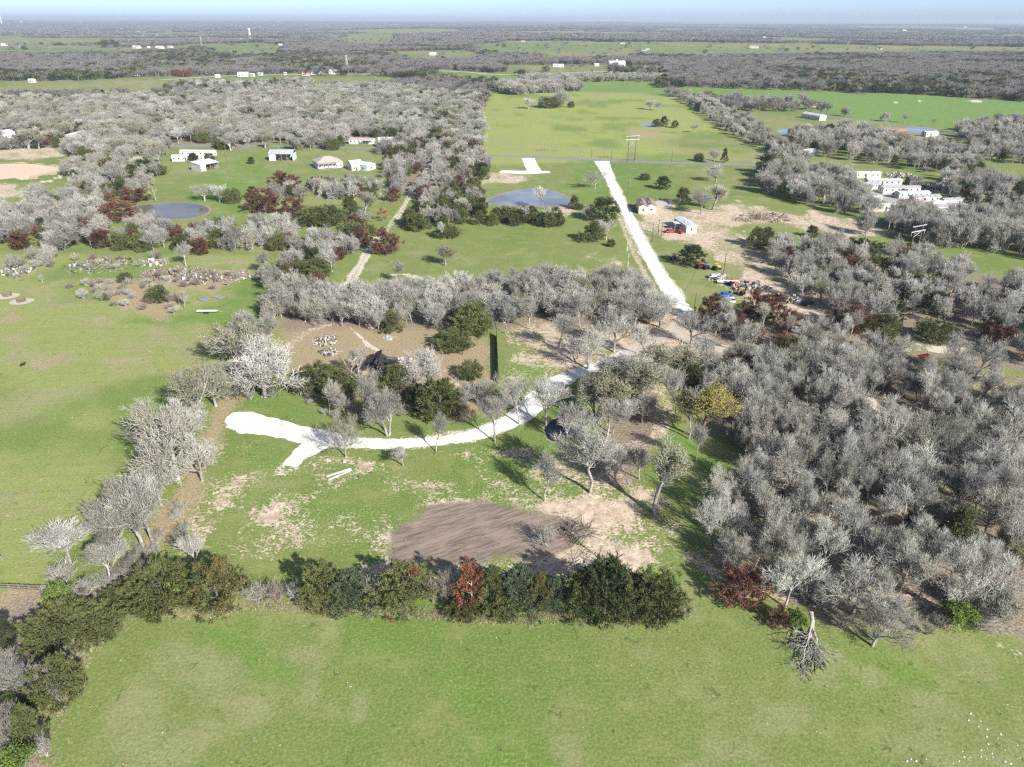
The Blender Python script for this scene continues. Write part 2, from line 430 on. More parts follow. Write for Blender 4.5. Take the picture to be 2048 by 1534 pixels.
def cover(x, y):
    """land-cover weights at world points"""
    n1 = fbm(x / 7, y / 7, 1, 4) - 0.5
    n2 = fbm(x / 22, y / 22, 2, 4) - 0.5
    n3 = fbm(x / 60, y / 60, 3, 4) - 0.5
    r = np.hypot(x, y)
    out = {}
    def w(key, soft=2.0, amp=8.0):
        best = np.full(x.shape, -1e9)
        for P in POLY[key]:
            lo = P.min(0) - 30; hi = P.max(0) + 30
            m = (x > lo[0]) & (x < hi[0]) & (y > lo[1]) & (y < hi[1])
            if m.any():
                s = poly_sd(P, x[m], y[m]); b = best[m]
                best[m] = np.maximum(b, s)
        out[key] = sstep(-soft, soft, best + (n1 * 0.6 + n2 * 0.7) * amp)
        return out[key]
    for k in ('bottom_field',): w(k, 1.2, 2.5)
    w('left_meadow', 3, 6); w('bright_field', 4, 6); w('vivid_field', 4, 4); w('vivid_strip', 4, 4); w('dry_field', 12, 30)
    w('lush', 5.0, 14); w('dirt', 4.5, 16); w('litter', 4.0, 13); w('brown_grass', 4.0, 12); w('plow', 2.5, 10); w('sand', 0.8, 1.2); w('speckle', 5, 12); w('wet', 2, 3)
    for P, hw in SOIL:
        d = line_d(P, x, y); out['dirt'] = np.maximum(out['dirt'], 0.8 * sstep(hw * 1.6, hw * .5, d + n1 * hw * 2.0))
    lime = np.zeros(x.shape)
    for P, hw in LIME:
        lo = P.min(0) - 15; hi = P.max(0) + 15
        m = (x > lo[0]) & (x < hi[0]) & (y > lo[1]) & (y < hi[1])
        if m.any():
            d = line_d(P, x[m], y[m])
            s = sstep(hw * 1.5 + 0.1, hw * 0.4, d + n1[m] * min(2.5, 2.2 * hw))
            s = s * (0.55 + 0.45 * sstep(0.0, 0.5 * hw, d)) * (0.6 + 1.2 * (n2[m] + 0.25))
            lime[m] = np.maximum(lime[m], s)
    out['lime'] = np.clip(lime, 0, 1)
    out['n'] = (n1, n2, n3)
    return out

def ground_attr(x, y):
    c = cover(x, y); n1, n2, n3 = c['n']
    r = np.hypot(x, y)
    S = np.stack
    def col(v): return np.array(v, dtype=np.float64)[None, :]
    # living grass: base tone by field
    base = np.repeat(col((0.165, 0.210, 0.060)), len(x), 0)
    def lay(wt, v):
        nonlocal base
        base = base * (1 - wt[:, None]) + col(v) * wt[:, None]
    lay(c['bottom_field'] * 0.9, (0.150, 0.198, 0.056))
    lay(c['left_meadow'] * 0.9, (0.255, 0.292, 0.096))
    lay(c['bright_field'], (0.285, 0.335, 0.088))
    lay(c['vivid_field'], (0.125, 0.245, 0.052)); lay(c['vivid_strip'], (0.125, 0.205, 0.05))
    lay(c['dry_field'] * 0.75, (0.235, 0.225, 0.100))
    far = sstep(1000, 1500, r)
    fieldtone = fbm(x / 420, y / 300, 77, 2)
    farfield = np.where((fieldtone > 0.52)[:, None], col((0.11, 0.165, 0.055)), col((0.20, 0.185, 0.095)))
    fw = far * (1 - c['vivid_field']) * 0.85
    lay(np.clip(sstep(.55, .68, fbm(x / 14, y / 10, 19, 4)) * (c['left_meadow'] + c['dry_field'] + .5 * c['bright_field']), 0, 1) * .55, (0.30, 0.262, 0.165))
    base = base * (1 - fw[:, None]) + farfield * fw[:, None]
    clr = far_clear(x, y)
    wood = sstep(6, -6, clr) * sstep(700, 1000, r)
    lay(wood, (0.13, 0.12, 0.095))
    # broad tone changes
    lushw = c['lush'] * (0.55 + 0.9 * (n1 + 0.35))
    lay(np.clip(lushw, 0, 0.95), (0.115, 0.215, 0.036))
    k = sstep(0.02, 0.22, n3 * 0.8 + n2 * 0.7) * (1 - c['vivid_field'] * .7)
    lay(k * 0.75, (0.110, 0.185, 0.036))
    k = sstep(0.0, 0.25, -(n3 * 0.6 + n1 * 0.8)) * (1 - c['vivid_field'])
    lay(k * 0.60, (0.285, 0.272, 0.142))
    # dead matter / soil weights handed to the shader for crisp edges
    dirt = c['dirt'] * (0.16 + 1.1 * (n1 + 0.5))
    dirt = np.maximum(dirt, c['speckle'] * np.clip(0.33 + 1.3 * (n1 + 0.6 * n2), 0, .62))
    dry = np.clip(c['brown_grass'] * 0.85 + 0.25 * c['litter'] + 0.4 * k * (c['left_meadow'] + .4) * (1 - c['bottom_field']), 0, 1)
    litter = c['litter'] * (0.25 + 1.1 * (n2 + 0.5)) * (1 - far) * (1 - 0.6 * c['lush'])
    # near strip along hedge foot
    return base, np.clip(dirt, 0, 1), dry, np.clip(litter, 0, 1), c['plow'], c['lime'], c['sand'], c['wet'] * .6

def build_ground():
    dep = np.concatenate([np.radians(np.array([88, 80, 72])), np.radians(np.linspace(66, 3.2, 410))])
    rad = CAM_H / np.tan(dep)
    rad = np.concatenate([rad, np.geomspace(rad[-1] * 1.012, 42000, 90)])
    ang = np.concatenate([np.radians(np.linspace(-180, -48, 30, endpoint=False)), np.radians(np.linspace(-48, 48, 660)), np.radians(np.linspace(48, 180, 31)[1:-1])])
    R, A = np.meshgrid(rad, ang, indexing='ij')
    x = (R * np.sin(A)).ravel(); y = (R * np.cos(A)).ravel()
    z = terrain(x, y)
    nr, na = R.shape
    i = np.arange(nr - 1)[:, None]; j = np.arange(na)[None, :]
    a = (i * na + j); b = (i * na + (j + 1) % na); c = ((i + 1) * na + (j + 1) % na); d = ((i + 1) * na + j)
    F = np.stack([a, b, c, d], -1).reshape(-1, 4)[:, ::-1]
    n0 = len(x)
    V = np.stack([x, y, z], 1); V = np.vstack([V, [[0, 0, 0]]])
    ctr = np.stack([np.arange(na), (np.arange(na) + 1) % na, np.full(na, n0)], 1)
    me = np_mesh('ground', V, [F, ctr], None, True)
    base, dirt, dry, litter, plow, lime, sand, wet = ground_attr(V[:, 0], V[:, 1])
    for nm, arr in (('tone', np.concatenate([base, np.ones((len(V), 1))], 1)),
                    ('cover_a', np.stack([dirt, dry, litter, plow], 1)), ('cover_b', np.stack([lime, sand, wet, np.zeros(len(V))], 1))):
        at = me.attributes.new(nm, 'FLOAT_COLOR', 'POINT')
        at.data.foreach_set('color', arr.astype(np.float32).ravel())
    me.materials.append(ground_mat())
    return tag(mesh_obj('ground', me), kind='structure')

def ground_mat():
    m, t, b = new_mat('ground_cover')
    L = t.links
    at = nd(t, 'ShaderNodeAttribute', attribute_name='tone')
    ca = nd(t, 'ShaderNodeAttribute', attribute_name='cover_a'); sa = nd(t, 'ShaderNodeSeparateColor'); L.new(ca.outputs['Color'], sa.inputs[0])
    cb = nd(t, 'ShaderNodeAttribute', attribute_name='cover_b'); sb = nd(t, 'ShaderNodeSeparateColor'); L.new(cb.outputs['Color'], sb.inputs[0])
    f1 = tnoise(t, 2.3, 5, 0.7)          # fine turf, about half a metre
    f2 = tnoise(t, 0.55, 4, 0.65)
    f3 = tnoise(t, 0.16, 4, 0.6)
    f4 = tnoise(t, 0.9, 4, 0.7, dist=0.6)
    cam = nd(t, 'ShaderNodeCameraData')
    f0 = tnoise(t, 7.5, 3, 0.75)
    st = tnoise(t, 1.0, 3, 0.6, stretch=(0.035, 0.8, 1, math.radians(6)), dist=1.2)
    # turf: mottled towards straw and towards deep green
    g = at.outputs['Color']
    g = mixc(t, mth(t, 'MULTIPLY', mrange(t, f1, 0.46, 0.66), 0.36), g, (0.36, 0.35, 0.17))
    g = mixc(t, mth(t, 'MULTIPLY', mrange(t, f1, 0.54, 0.34), 0.45), g, (0.075, 0.115, 0.028))
    g = mixc(t, mth(t, 'MULTIPLY', mrange(t, f2, 0.52, 0.70), 0.40), g, (0.115, 0.17, 0.038))
    g = mixc(t, mth(t, 'MULTIPLY', mrange(t, f3, 0.50, 0.70), 0.40), g, (0.27, 0.275, 0.11))
    g = mixc(t, mth(t, 'MULTIPLY', mrange(t, st, 0.48, 0.66), 0.28), g, (0.155, 0.20, 0.055))
    g = mixc(t, mth(t, 'MULTIPLY', mrange(t, f0, 0.46, 0.30), 0.55), g, (0.10, 0.135, 0.035))
    g = mixc(t, mth(t, 'MULTIPLY', mrange(t, f0, 0.56, 0.72), 0.35), g, (0.42, 0.41, 0.22))
    sp = tnoise(t, 0.42, 3, 0.75, dist=1.0)
    g = mixc(t, mth(t, 'MULTIPLY', mrange(t, sp, 0.62, 0.69), 0.5), g, (0.05, 0.078, 0.022))
    # crisp mask: weight against broken noise
    def crisp(wt, n, width=0.10, k=1.0):
        s = mth(t, 'ADD', wt, mth(t, 'MULTIPLY', mth(t, 'SUBTRACT', n, 0.5), 2.2 * k))
        return mrange(t, s, 0.5 - width, 0.5 + width)
    mixn = mth(t, 'ADD', mth(t, 'MULTIPLY', f4, 0.5), mth(t, 'MULTIPLY', f1, 0.5))
    dryc = mixc(t, mrange(t, f1, 0.35, 0.65), (0.23, 0.165, 0.105), (0.42, 0.335, 0.225))
    c = mixc(t, mth(t, 'MULTIPLY', crisp(sa.outputs[1], mixn, 0.22), 0.85), g, dryc)
    litc = mixc(t, mrange(t, f1, 0.36, 0.64), (0.12, 0.092, 0.070), (0.36, 0.30, 0.235))
    litc = mixc(t, mth(t, 'MULTIPLY', mrange(t, f3, 0.45, 0.65), 0.6), litc, (0.21, 0.165, 0.125))
    c = mixc(t, mth(t, 'MULTIPLY', crisp(sa.outputs[2], mixn, 0.16), 0.93), c, litc)
    dirtc = mixc(t, mrange(t, f2, 0.35, 0.65), (0.40, 0.31, 0.225), (0.62, 0.52, 0.41))
    dirtc = mixc(t, mth(t, 'MULTIPLY', mrange(t, f1, 0.55, 0.35), 0.45), dirtc, (0.26, 0.19, 0.13))
    c = mixc(t, crisp(sa.outputs[0], mixn, 0.14, 1.7), c, dirtc)
    # ploughed bare soil with curved tine marks
    s1 = tnoise(t, 1.0, 4, 0.65, stretch=(0.16, 1.5, 1, math.radians(22)), dist=0.7)
    s2 = tnoise(t, 1.0, 3, 0.6, stretch=(0.10, 2.6, 1, math.radians(34)), dist=1.1)
    sv = mth(t, 'ADD', mth(t, 'MULTIPLY', s1, 0.55), mth(t, 'MULTIPLY', s2, 0.45))
    plc = mixc(t, mrange(t, sv, 0.40, 0.60), (0.14, 0.110, 0.086), (0.29, 0.236, 0.188))
    plc = mixc(t, mth(t, 'MULTIPLY', mrange(t, f3, 0.45, 0.68), 0.6), plc, (0.33, 0.265, 0.22))
    plc = mixc(t, mth(t, 'MULTIPLY', mrange(t, f1, 0.35, 0.65), 0.25), plc, (0.20, 0.16, 0.14))
    pw = crisp(ca.outputs['Alpha'], mixn, 0.22, 1.5)
    c = mixc(t, pw, c, plc)
    c = mixc(t, crisp(sb.outputs[1], f2, 0.08, 0.3), c, mixc(t, mrange(t, f2, 0.3, 0.7), (0.54, 0.40, 0.28), (0.64, 0.50, 0.37)))
    c = mixc(t, crisp(sb.outputs[0], mixn, 0.12, 0.9), c, mixc(t, mrange(t, f1, 0.4, 0.6), (0.42, 0.37, 0.28), (0.62, 0.57, 0.48)))
    c = mixc(t, mth(t, 'MULTIPLY', sb.outputs[2], 0.35), c, (0.22, 0.20, 0.115))
    L.new(c, b.inputs['Base Color'])
    setin(b, Roughness=0.95); b.inputs['Specular IOR Level'].default_value = 0.1
    bp = nd(t, 'ShaderNodeBump'); setin(bp, Strength=0.5, Distance=0.14)
    h = mth(t, 'ADD', mth(t, 'MULTIPLY', f1, 0.9), mth(t, 'MULTIPLY', f2, 1.0))
    h = mth(t, 'ADD', h, mth(t, 'MULTIPLY', mth(t, 'MULTIPLY', sv, pw), 0.9))
    L.new(h, bp.inputs['Height']); L.new(bp.outputs[0], b.inputs['Normal'])
    return m
build_ground()

# ------------------------------------------------------------------ roads, drives, water: sheets lying on the ground
def ribbon(name, pts, hw, z, mat, ragged=0.25, step=1.2, crown=0.0):
    """pts pixels; hw half widths in metres (one number or one per point)"""
    P = GP(pts); H = np.array(hw if hasattr(hw, '__len__') else [hw] * len(P), dtype=float)
    # Catmull-Rom resample
    Q, W = [], []
    for i in range(len(P) - 1):
        p0 = P[max(i - 1, 0)]; p1 = P[i]; p2 = P[i + 1]; p3 = P[min(i + 2, len(P) - 1)]
        n = max(2, int(np.linalg.norm(p2 - p1) / step))
        for k in range(n):
            s = k / n
            Q.append(0.5 * ((2 * p1) + (-p0 + p2) * s + (2 * p0 - 5 * p1 + 4 * p2 - p3) * s * s + (-p0 + 3 * p1 - 3 * p2 + p3) * s ** 3))
            W.append(H[i] + (H[i + 1] - H[i]) * s)
    Q.append(P[-1]); W.append(H[-1])
    Q = np.array(Q); W = np.array(W)
    T = np.gradient(Q, axis=0); T /= np.linalg.norm(T, axis=1)[:, None] + 1e-9
    N = np.stack([-T[:, 1], T[:, 0]], 1)
    V = []
    offs = [-1, -0.5, 0, 0.5, 1]
    for k, o in enumerate(offs):
        e = 0
        if abs(o) == 1:
            e = ragged * (fbm(Q[:, 0] / 1.7 + o * 9, Q[:, 1] / 1.7, 23, 3) - 0.5) * 4
        q = Q + N * ((o * W) + (np.sign(o) * e))[:, None]
        V.append(np.stack([q[:, 0], q[:, 1], terrain(q[:, 0], q[:, 1]) + z + crown * (1 - o * o)], 1))
    n = len(Q); V = np.concatenate(V)
    F = []
    for k in range(4):
        i = np.arange(n - 1)
        F.append(np.stack([k * n + i, k * n + i + 1, (k + 1) * n + i + 1, (k + 1) * n + i], 1)[:, ::-1])
    me = np_mesh(name, V, F, mat, True)
    return tag(mesh_obj(name, me), kind='structure')
def sheet(name, pts, z, mat, ragged=0.4, smooth_n=3, world=False):
    P = np.array(pts, float) if world else GP(pts)
    for _ in range(smooth_n):
        Q = np.empty((len(P) * 2, 2)); R2 = np.roll(P, -1, 0)
        Q[0::2] = P * 0.75 + R2 * 0.25; Q[1::2] = P * 0.25 + R2 * 0.75; P = Q
    c = P.mean(0)
    d = P - c; L = np.linalg.norm(d, axis=1)[:, None]
    P = P + d / L * (ragged * 4 * (fbm(P[:, 0] / 1.5, P[:, 1] / 1.5, 31, 3) - 0.5))[:, None]
    z0 = float(terrain(P[:1, 0], P[:1, 1])[0])
    me = bpy.data.meshes.new(name)
    me.from_pydata([(p[0], p[1], z0 + z) for p in P], [], [list(range(len(P)))])
    me.update()
    if me.polygons[0].normal.z < 0:
        me.flip_normals()
    me.materials.append(mat)
    return tag(mesh_obj(name, me), kind='structure')

def gravel_mat(name, a, bcol, cdark, patch=0.35, scale=1.5):
    m, t, b = new_mat(name)
    f1 = tnoise(t, scale * 2, 5, 0.7); f2 = tnoise(t, 0.3, 4, 0.6)
    c = mixc(t, mrange(t, f1, 0.35, 0.62), bcol, a)
    c = mixc(t, mth(t, 'MULTIPLY', mrange(t, f2, 0.52, 0.72), patch), c, cdark)
    t.links.new(c, b.inputs['Base Color']); setin(b, Roughness=0.95); b.inputs['Specular IOR Level'].default_value = 0.1
    bp = nd(t, 'ShaderNodeBump'); setin(bp, Strength=0.5, Distance=0.1)
    t.links.new(f1, bp.inputs['Height']); t.links.new(bp.outputs[0], b.inputs['Normal'])
    return m
M['limestone'] = gravel_mat('white_limestone', (0.70, 0.69, 0.65), (0.57, 0.55, 0.51), (0.44, 0.41, 0.36), 0.6)
M['asphalt'] = gravel_mat('grey_asphalt', (0.24, 0.245, 0.25), (0.19, 0.195, 0.2), (0.28, 0.28, 0.28))
M['tan_gravel'] = gravel_mat('tan_gravel', (0.50, 0.45, 0.38), (0.40, 0.35, 0.29), (0.33, 0.28, 0.22))
M['grey_gravel'] = gravel_mat('grey_gravel', (0.40, 0.37, 0.34), (0.31, 0.28, 0.25), (0.24, 0.22, 0.19), 0.5)
def water_mat(name, col, rough=0.06):
    m, t, b = new_mat(name)
    n = tnoise(t, 0.5, 3, 0.6, stretch=(1, 0.35, 1)); n3 = tnoise(t, 0.05, 2)
    c = mixc(t, mrange(t, n3, 0.35, 0.65), col, tuple(v * 1.6 for v in col))
    t.links.new(c, b.inputs['Base Color']); setin(b, Roughness=rough, IOR=1.33)
    b.inputs['Specular IOR Level'].default_value = 0.35
    bp = nd(t, 'ShaderNodeBump'); setin(bp, Strength=0.25, Distance=0.08)
    t.links.new(n, bp.inputs['Height']); t.links.new(bp.outputs[0], b.inputs['Normal'])
    return m
M['pond'] = water_mat('pond_water', (0.15, 0.16, 0.165))
M['pond_dark'] = water_mat('dark_water', (0.012, 0.014, 0.020), 0.15)
M['pond_brown'] = water_mat('brown_water', (0.095, 0.088, 0.062), 0.05)
M['mud'] = simple_mat('pond_mud', (0.34, 0.28, 0.19), 0.9, 0.35, 0.8)

ribbon('paved_road', [(-300,293),(300,292),(560,293),(760,297),(880,304),(985,311),(1080,314),(1200,320),(1330,325),(1450,328),(1560,332),(1640,340),(1690,352)], 3.4, 0.02, M['asphalt'], 0.05, 6)
ribbon('farm_lane', [(1203,322),(1222,362),(1245,410),(1270,458),(1300,515),(1330,565),(1352,600),(1370,630),(1366,650)], [5.0,2.6,2.4,2.4,2.5,2.7,2.9,3.0,2.0], 0.035, M['limestone'], 0.35)
ribbon('dirt_drive', [(1368,640),(1345,662),(1300,682),(1262,702),(1240,714)], [2.6,2.4,2.2,2.0,1.8], 0.012, M['tan_gravel'], 0.5)
ribbon('gravel_drive', [(1255,706),(1238,715),(1215,726),(1160,744),(1115,764),(1083,790),(1055,818),(1030,838),(985,858),(930,874),(850,884),(775,887),(700,884),(640,876),(575,862),(530,852),(500,846),(462,843)],
       [1.8,1.9,2.0,2.2,2.5,2.9,3.0,2.8,2.2,1.9,1.8,1.9,2.0,3.0,3.0,3.6,3.9,2.4], 0.02, M['limestone'], 0.3, 0.6)
ribbon('gravel_spur', [(650,878),(620,896),(600,910),(578,932)], [3.2,2.6,1.9,1.6], 0.028, M['limestone'], 0.3, 0.6)
sheet('gravel_pad', [(447,846),(456,828),(484,822),(520,828),(540,840),(530,862),(500,868),(470,866)], 0.032, M['limestone'], 0.3)
ribbon('sandy_lane', [(1330,664),(1390,684),(1450,696),(1520,702),(1600,702)], [2.2,2.4,2.2,1.8,1.4], 0.015, M['tan_gravel'], 0.5)
ribbon('field_track', [(1640,229),(1700,238),(1760,245),(1830,255),(1900,264),(1960,272)], 2.5, 0.03, M['asphalt'], 0.2, 6)
ribbon('white_spur_road', [(1056,316),(1062,330),(1070,345)], 4.2, 0.035, M['limestone'], 0.3, 2)
ribbon('white_turnaround', [(1000,343),(1050,345),(1100,344)], [3.5,5.5,2.5], 0.045, M['limestone'], 0.3, 2)
ribbon('park_road', [(1690,352),(1740,378),(1790,404),(1850,430),(1880,445)], 4.2, 0.02, M['grey_gravel'], 0.2, 2)
ribbon('far_country_road', [(320,160),(450,152),(600,149),(740,148),(850,141),(930,144),(1000,149),(1120,146),(1230,142),(1310,140)], 5.0, 0.06, M['tan_gravel'], 0.2, 12)
0 and sheet('parking_lot', [(1290,462),(1300,445),(1340,440),(1400,470),(1490,482),(1500,520),(1600,560),(1480,545),(1380,500)], 0.012, M['grey_gravel'], 0.9)
sheet('yard_slab', [(1305,402),(1338,400),(1347,416),(1312,418)], 0.03, M['tan_gravel'], 0.1, 1)
def pond(pts, mat, rim=1.2):
    P = GP(pts); c = P.mean(0); d = P - c
    Q = P + d / np.linalg.norm(d, axis=1)[:, None] * rim
    sheet('pond_bank', Q, 0.010, M['mud'], 0.5, 3, True)
    sheet('pond', P, 0.025, mat, 0.2, 3, True)
pond([(972,405),(985,395),(1010,386),(1040,379),(1075,376),(1105,381),(1130,391),(1142,402),(1135,412),(1090,413),(1000,411)], M['pond'])
pond([(258,424),(272,410),(330,406),(390,406),(420,415),(415,428),(380,438),(300,438)], M['pond_brown'])
pond([(1275,250),(1290,246),(1320,247),(1322,252),(1290,253)], M['pond'])
pond([(1548,262),(1580,256),(1620,259),(1612,268),(1570,269)], M['pond'])
pond([(1798,258),(1830,253),(1872,257),(1880,266),(1830,268)], M['pond'])
pond([(1088,862),(1098,842),(1125,832),(1148,842),(1140,866),(1118,884),(1096,880)], M['pond_dark'], 0.25)
pond([(408,176),(430,168),(462,168),(462,177),(430,180)], M['pond'])
# ------------------------------------------------------------------ tree shapes
def _rot(D, ang, az):
    """turn unit vectors D by ang away from themselves, at azimuth az"""
    ref = np.where(np.abs(D[:, 2:3]) > 0.9, np.array([[1.0, 0, 0]]), np.array([[0, 0, 1.0]]))
    U = np.cross(D, ref); U /= np.linalg.norm(U, axis=1)[:, None]
    W = np.cross(D, U)
    s = np.sin(ang)[:, None]; c = np.cos(ang)[:, None]
    return D * c + (U * np.cos(az)[:, None] + W * np.sin(az)[:, None]) * s
def grow(seed, trunk, levels, lean=0.06, stems=1, spread=0.0):
    """returns per level polylines: (points (N,K,3), radii (N,K), sides)"""
    g = np.random.default_rng(seed)
    L0, R0 = trunk
    N = stems
    P = np.zeros((N, 3)); P[:, :2] = g.normal(0, 0.12, (N, 2)) * (stems > 1)
    D = np.tile([0, 0, 1.0], (N, 1))
    D = _rot(D, np.abs(g.normal(spread, lean, N)), g.random(N) * 6.28 if stems == 1 else np.arange(N) * 6.28 / N + g.random(N))
    L = np.full(N, L0) * g.uniform(0.85, 1.15, N); RA = np.full(N, R0); RB = RA * 0.62
    out = []
    cfg = dict(seg=3, jit=0.12, up=0.05, sides=6)
    for li in range(len(levels) + 1):
        K = cfg['seg'] + 1
        pts = [P]; d = D
        for k in range(cfg['seg']):
            pts.append(pts[-1] + d * (L / cfg['seg'])[:, None])
            d = d + g.normal(0, cfg['jit'], d.shape); d[:, 2] += cfg['up']
            d /= np.linalg.norm(d, axis=1)[:, None]
        pts = np.stack(pts, 1)
        tt = np.linspace(0, 1, K)[None, :]
        rad = RA[:, None] * (1 - tt) + RB[:, None] * tt
        out.append((pts, rad, cfg['sides']))
        if li == len(levels): break
        cfg = dict(seg=2, jit=0.18, up=0.04, sides=3, rr=0.55, tip=0.4); cfg.update(levels[li])
        n = cfg['n']; N = len(P)
        par = np.repeat(np.arange(N), n)
        t = np.tile(np.linspace(cfg['t0'], 1, n), N) + g.uniform(-0.06, 0.06, N * n); t = np.clip(t, 0.05, 0.999)
        s = t * (K - 1); i = np.minimum(s.astype(int), K - 2); f = (s - i)[:, None]
        a = pts[par, i]; b2 = pts[par, i + 1]
        dirp = b2 - a; dirp /= np.linalg.norm(dirp, axis=1)[:, None]
        newP = a * (1 - f) + b2 * f
        ang = np.radians(g.uniform(*cfg['ang'], N * n)); az = np.tile(np.arange(n) * 2.4, N) + g.uniform(0, 1.2, N * n) + np.repeat(g.random(N) * 6.28, n)
        D = _rot(dirp, ang, az); D[:, 2] += cfg.get('lift', 0.15); D /= np.linalg.norm(D, axis=1)[:, None]
        L = L[par] * g.uniform(*cfg['lr'], N * n) * (1.12 - 0.35 * t)
        RA = np.minimum((rad[par, i] * 0.8), rad[par, 0] * cfg['rr']); RA = np.maximum(RA, cfg.get('rmin', 0.012)); RB = RA * cfg['tip']
        P = newP
    return out
def tubes(polys, taper_tip=True):
    V, FQ, FT, n0 = [], [], [], 0
    for pts, rad, m in polys:
        N, K, _ = pts.shape
        d = pts[:, 1:] - pts[:, :-1]; d = np.concatenate([d, d[:, -1:]], 1)
        d /= np.linalg.norm(d, axis=2)[:, :, None] + 1e-9
        ref = np.where(np.abs(d[..., 2:3]) > 0.9, np.array([1.0, 0, 0]), np.array([0, 0, 1.0]))
        U = np.cross(d, ref); U /= np.linalg.norm(U, axis=2)[:, :, None]; W = np.cross(d, U)
        a = np.arange(m) * 2 * math.pi / m
        ring = pts[:, :, None, :] + rad[:, :, None, None] * (U[:, :, None, :] * np.cos(a)[None, None, :, None] + W[:, :, None, :] * np.sin(a)[None, None, :, None])
        V.append(ring.reshape(-1, 3))
        base = (np.arange(N) * K * m)[:, None, None] + (np.arange(K - 1) * m)[None, :, None] + np.arange(m)[None, None, :]
        nxt = (np.arange(N) * K * m)[:, None, None] + (np.arange(K - 1) * m)[None, :, None] + ((np.arange(m) + 1) % m)[None, None, :]
        q = np.stack([base, nxt, nxt + m, base + m], -1).reshape(-1, 4) + n0
        FQ.append(q); n0 += N * K * m
    return np.concatenate(V), [np.concatenate(FQ)]
def blades(P, D, length, width, g, sidecurl=0.3):
    """thin triangular blades (one triangle each) from P along D"""
    N = len(P)
    r = g.normal(0, 1, (N, 3)); S = np.cross(D, r); S /= np.linalg.norm(S, axis=1)[:, None] + 1e-9
    w = width[:, None] if hasattr(width, '__len__') else width
    l = length[:, None] if hasattr(length, '__len__') else length
    V = np.stack([P - S * w * 0.5, P + S * w * 0.5, P + D * l], 1).reshape(-1, 3)
    return V, np.arange(N * 3).reshape(-1, 3)
def bare_parts(name, seed, trunk, levels, split=3, bark='bark', twig='twig', leaves=None, **kw):
    """returns [(part name, mesh)]"""
    pl = grow(seed, trunk, levels, **kw)
    V, F = tubes(pl[:split]); a = np_mesh(name + '_trunk', V, F, M[bark])
    V, F = tubes(pl[split:]); 
    b = np_mesh(name + '_crown', V, F, M[twig])
    parts = [('trunk', a), ('crown', b)]
    if leaves:
        mat, cnt, size = leaves
        g = np.random.default_rng(seed + 500)
        tips = pl[-1][0][:, -1]
        k = np.repeat(np.arange(len(tips)), cnt)
        P = tips[k] + g.normal(0, size * 1.3, (len(k), 3))
        D = g.normal(0, 1, (len(k), 3)); D /= np.linalg.norm(D, axis=1)[:, None]
        V, T = blades(P, D, np.full(len(k), size * 1.4), np.full(len(k), size), g)
        parts.append(('leaves', np_mesh(name + '_leaves', V, [T], M[mat])))
    # normalise: height 1, crown radius 1 is kept in meta
    allV = pl[-1][0].reshape(-1, 3)
    H = np.percentile(allV[:, 2], 99.5); R = np.percentile(np.hypot(allV[:, 0], allV[:, 1]), 95)
    return dict(parts=parts, H=H, R=R)
OAK = [dict(n=6, t0=.5, ang=(28, 66), lr=(1.1, 1.6), rr=.52, seg=4, jit=.15, up=.09, sides=4),
       dict(n=7, t0=.25, ang=(24, 50), lr=(.42, .68), rr=.46, seg=3, jit=.15, up=.06, sides=3),
       dict(n=6, t0=.2, ang=(24, 50), lr=(.42, .66), rr=.46, seg=2, jit=.15, up=.04),
       dict(n=4, t0=.25, ang=(22, 50), lr=(.5, .8), rr=.55, seg=1, rmin=.023, tip=.6),
       dict(n=2, t0=.5, ang=(18, 45), lr=(.6, .95), rr=.7, seg=1, rmin=.018, tip=.3)]
ELM = [dict(n=6, t0=.55, ang=(14, 38), lr=(.6, .95), rr=.52, seg=4, jit=.08, up=.08, sides=4, lift=.2),
       dict(n=7, t0=.25, ang=(16, 38), lr=(.45, .72), rr=.46, seg=3, jit=.09, up=.06, sides=3),
       dict(n=6, t0=.2, ang=(18, 40), lr=(.42, .66), rr=.46, seg=2, jit=.11, up=.05),
       dict(n=4, t0=.25, ang=(16, 38), lr=(.55, .85), rr=.55, seg=1, rmin=.021, tip=.6),
       dict(n=2, t0=.5, ang=(14, 36), lr=(.6, .95), rr=.7, seg=1, rmin=.017, tip=.3)]
SHRUB = [dict(n=5, t0=.25, ang=(20, 50), lr=(.5, .8), rr=.6, seg=2, jit=.15, up=.05),
         dict(n=5, t0=.2, ang=(20, 48), lr=(.45, .7), rr=.6, seg=2, jit=.15),
         dict(n=4, t0=.2, ang=(20, 48), lr=(.5, .8), rr=.6, seg=1, rmin=.014, tip=.3)]
FAROAK = [dict(n=5, t0=.5, ang=(38, 72), lr=(1.0, 1.4), rr=.7, seg=1, sides=3),
          dict(n=6, t0=.25, ang=(28, 62), lr=(.5, .75), rr=.6, seg=1, jit=.2, rmin=.09),
          dict(n=7, t0=.1, ang=(30, 75), lr=(.6, 1.0), rr=.7, seg=1, rmin=.085, tip=.25)]
FARELM = [dict(n=5, t0=.55, ang=(18, 45), lr=(.6, .9), rr=.7, seg=1, sides=3),
          dict(n=6, t0=.2, ang=(22, 50), lr=(.5, .75), rr=.6, seg=1, rmin=.08),
          dict(n=7, t0=.1, ang=(25, 65), lr=(.6, 1.0), rr=.7, seg=1, rmin=.08, tip=.25)]

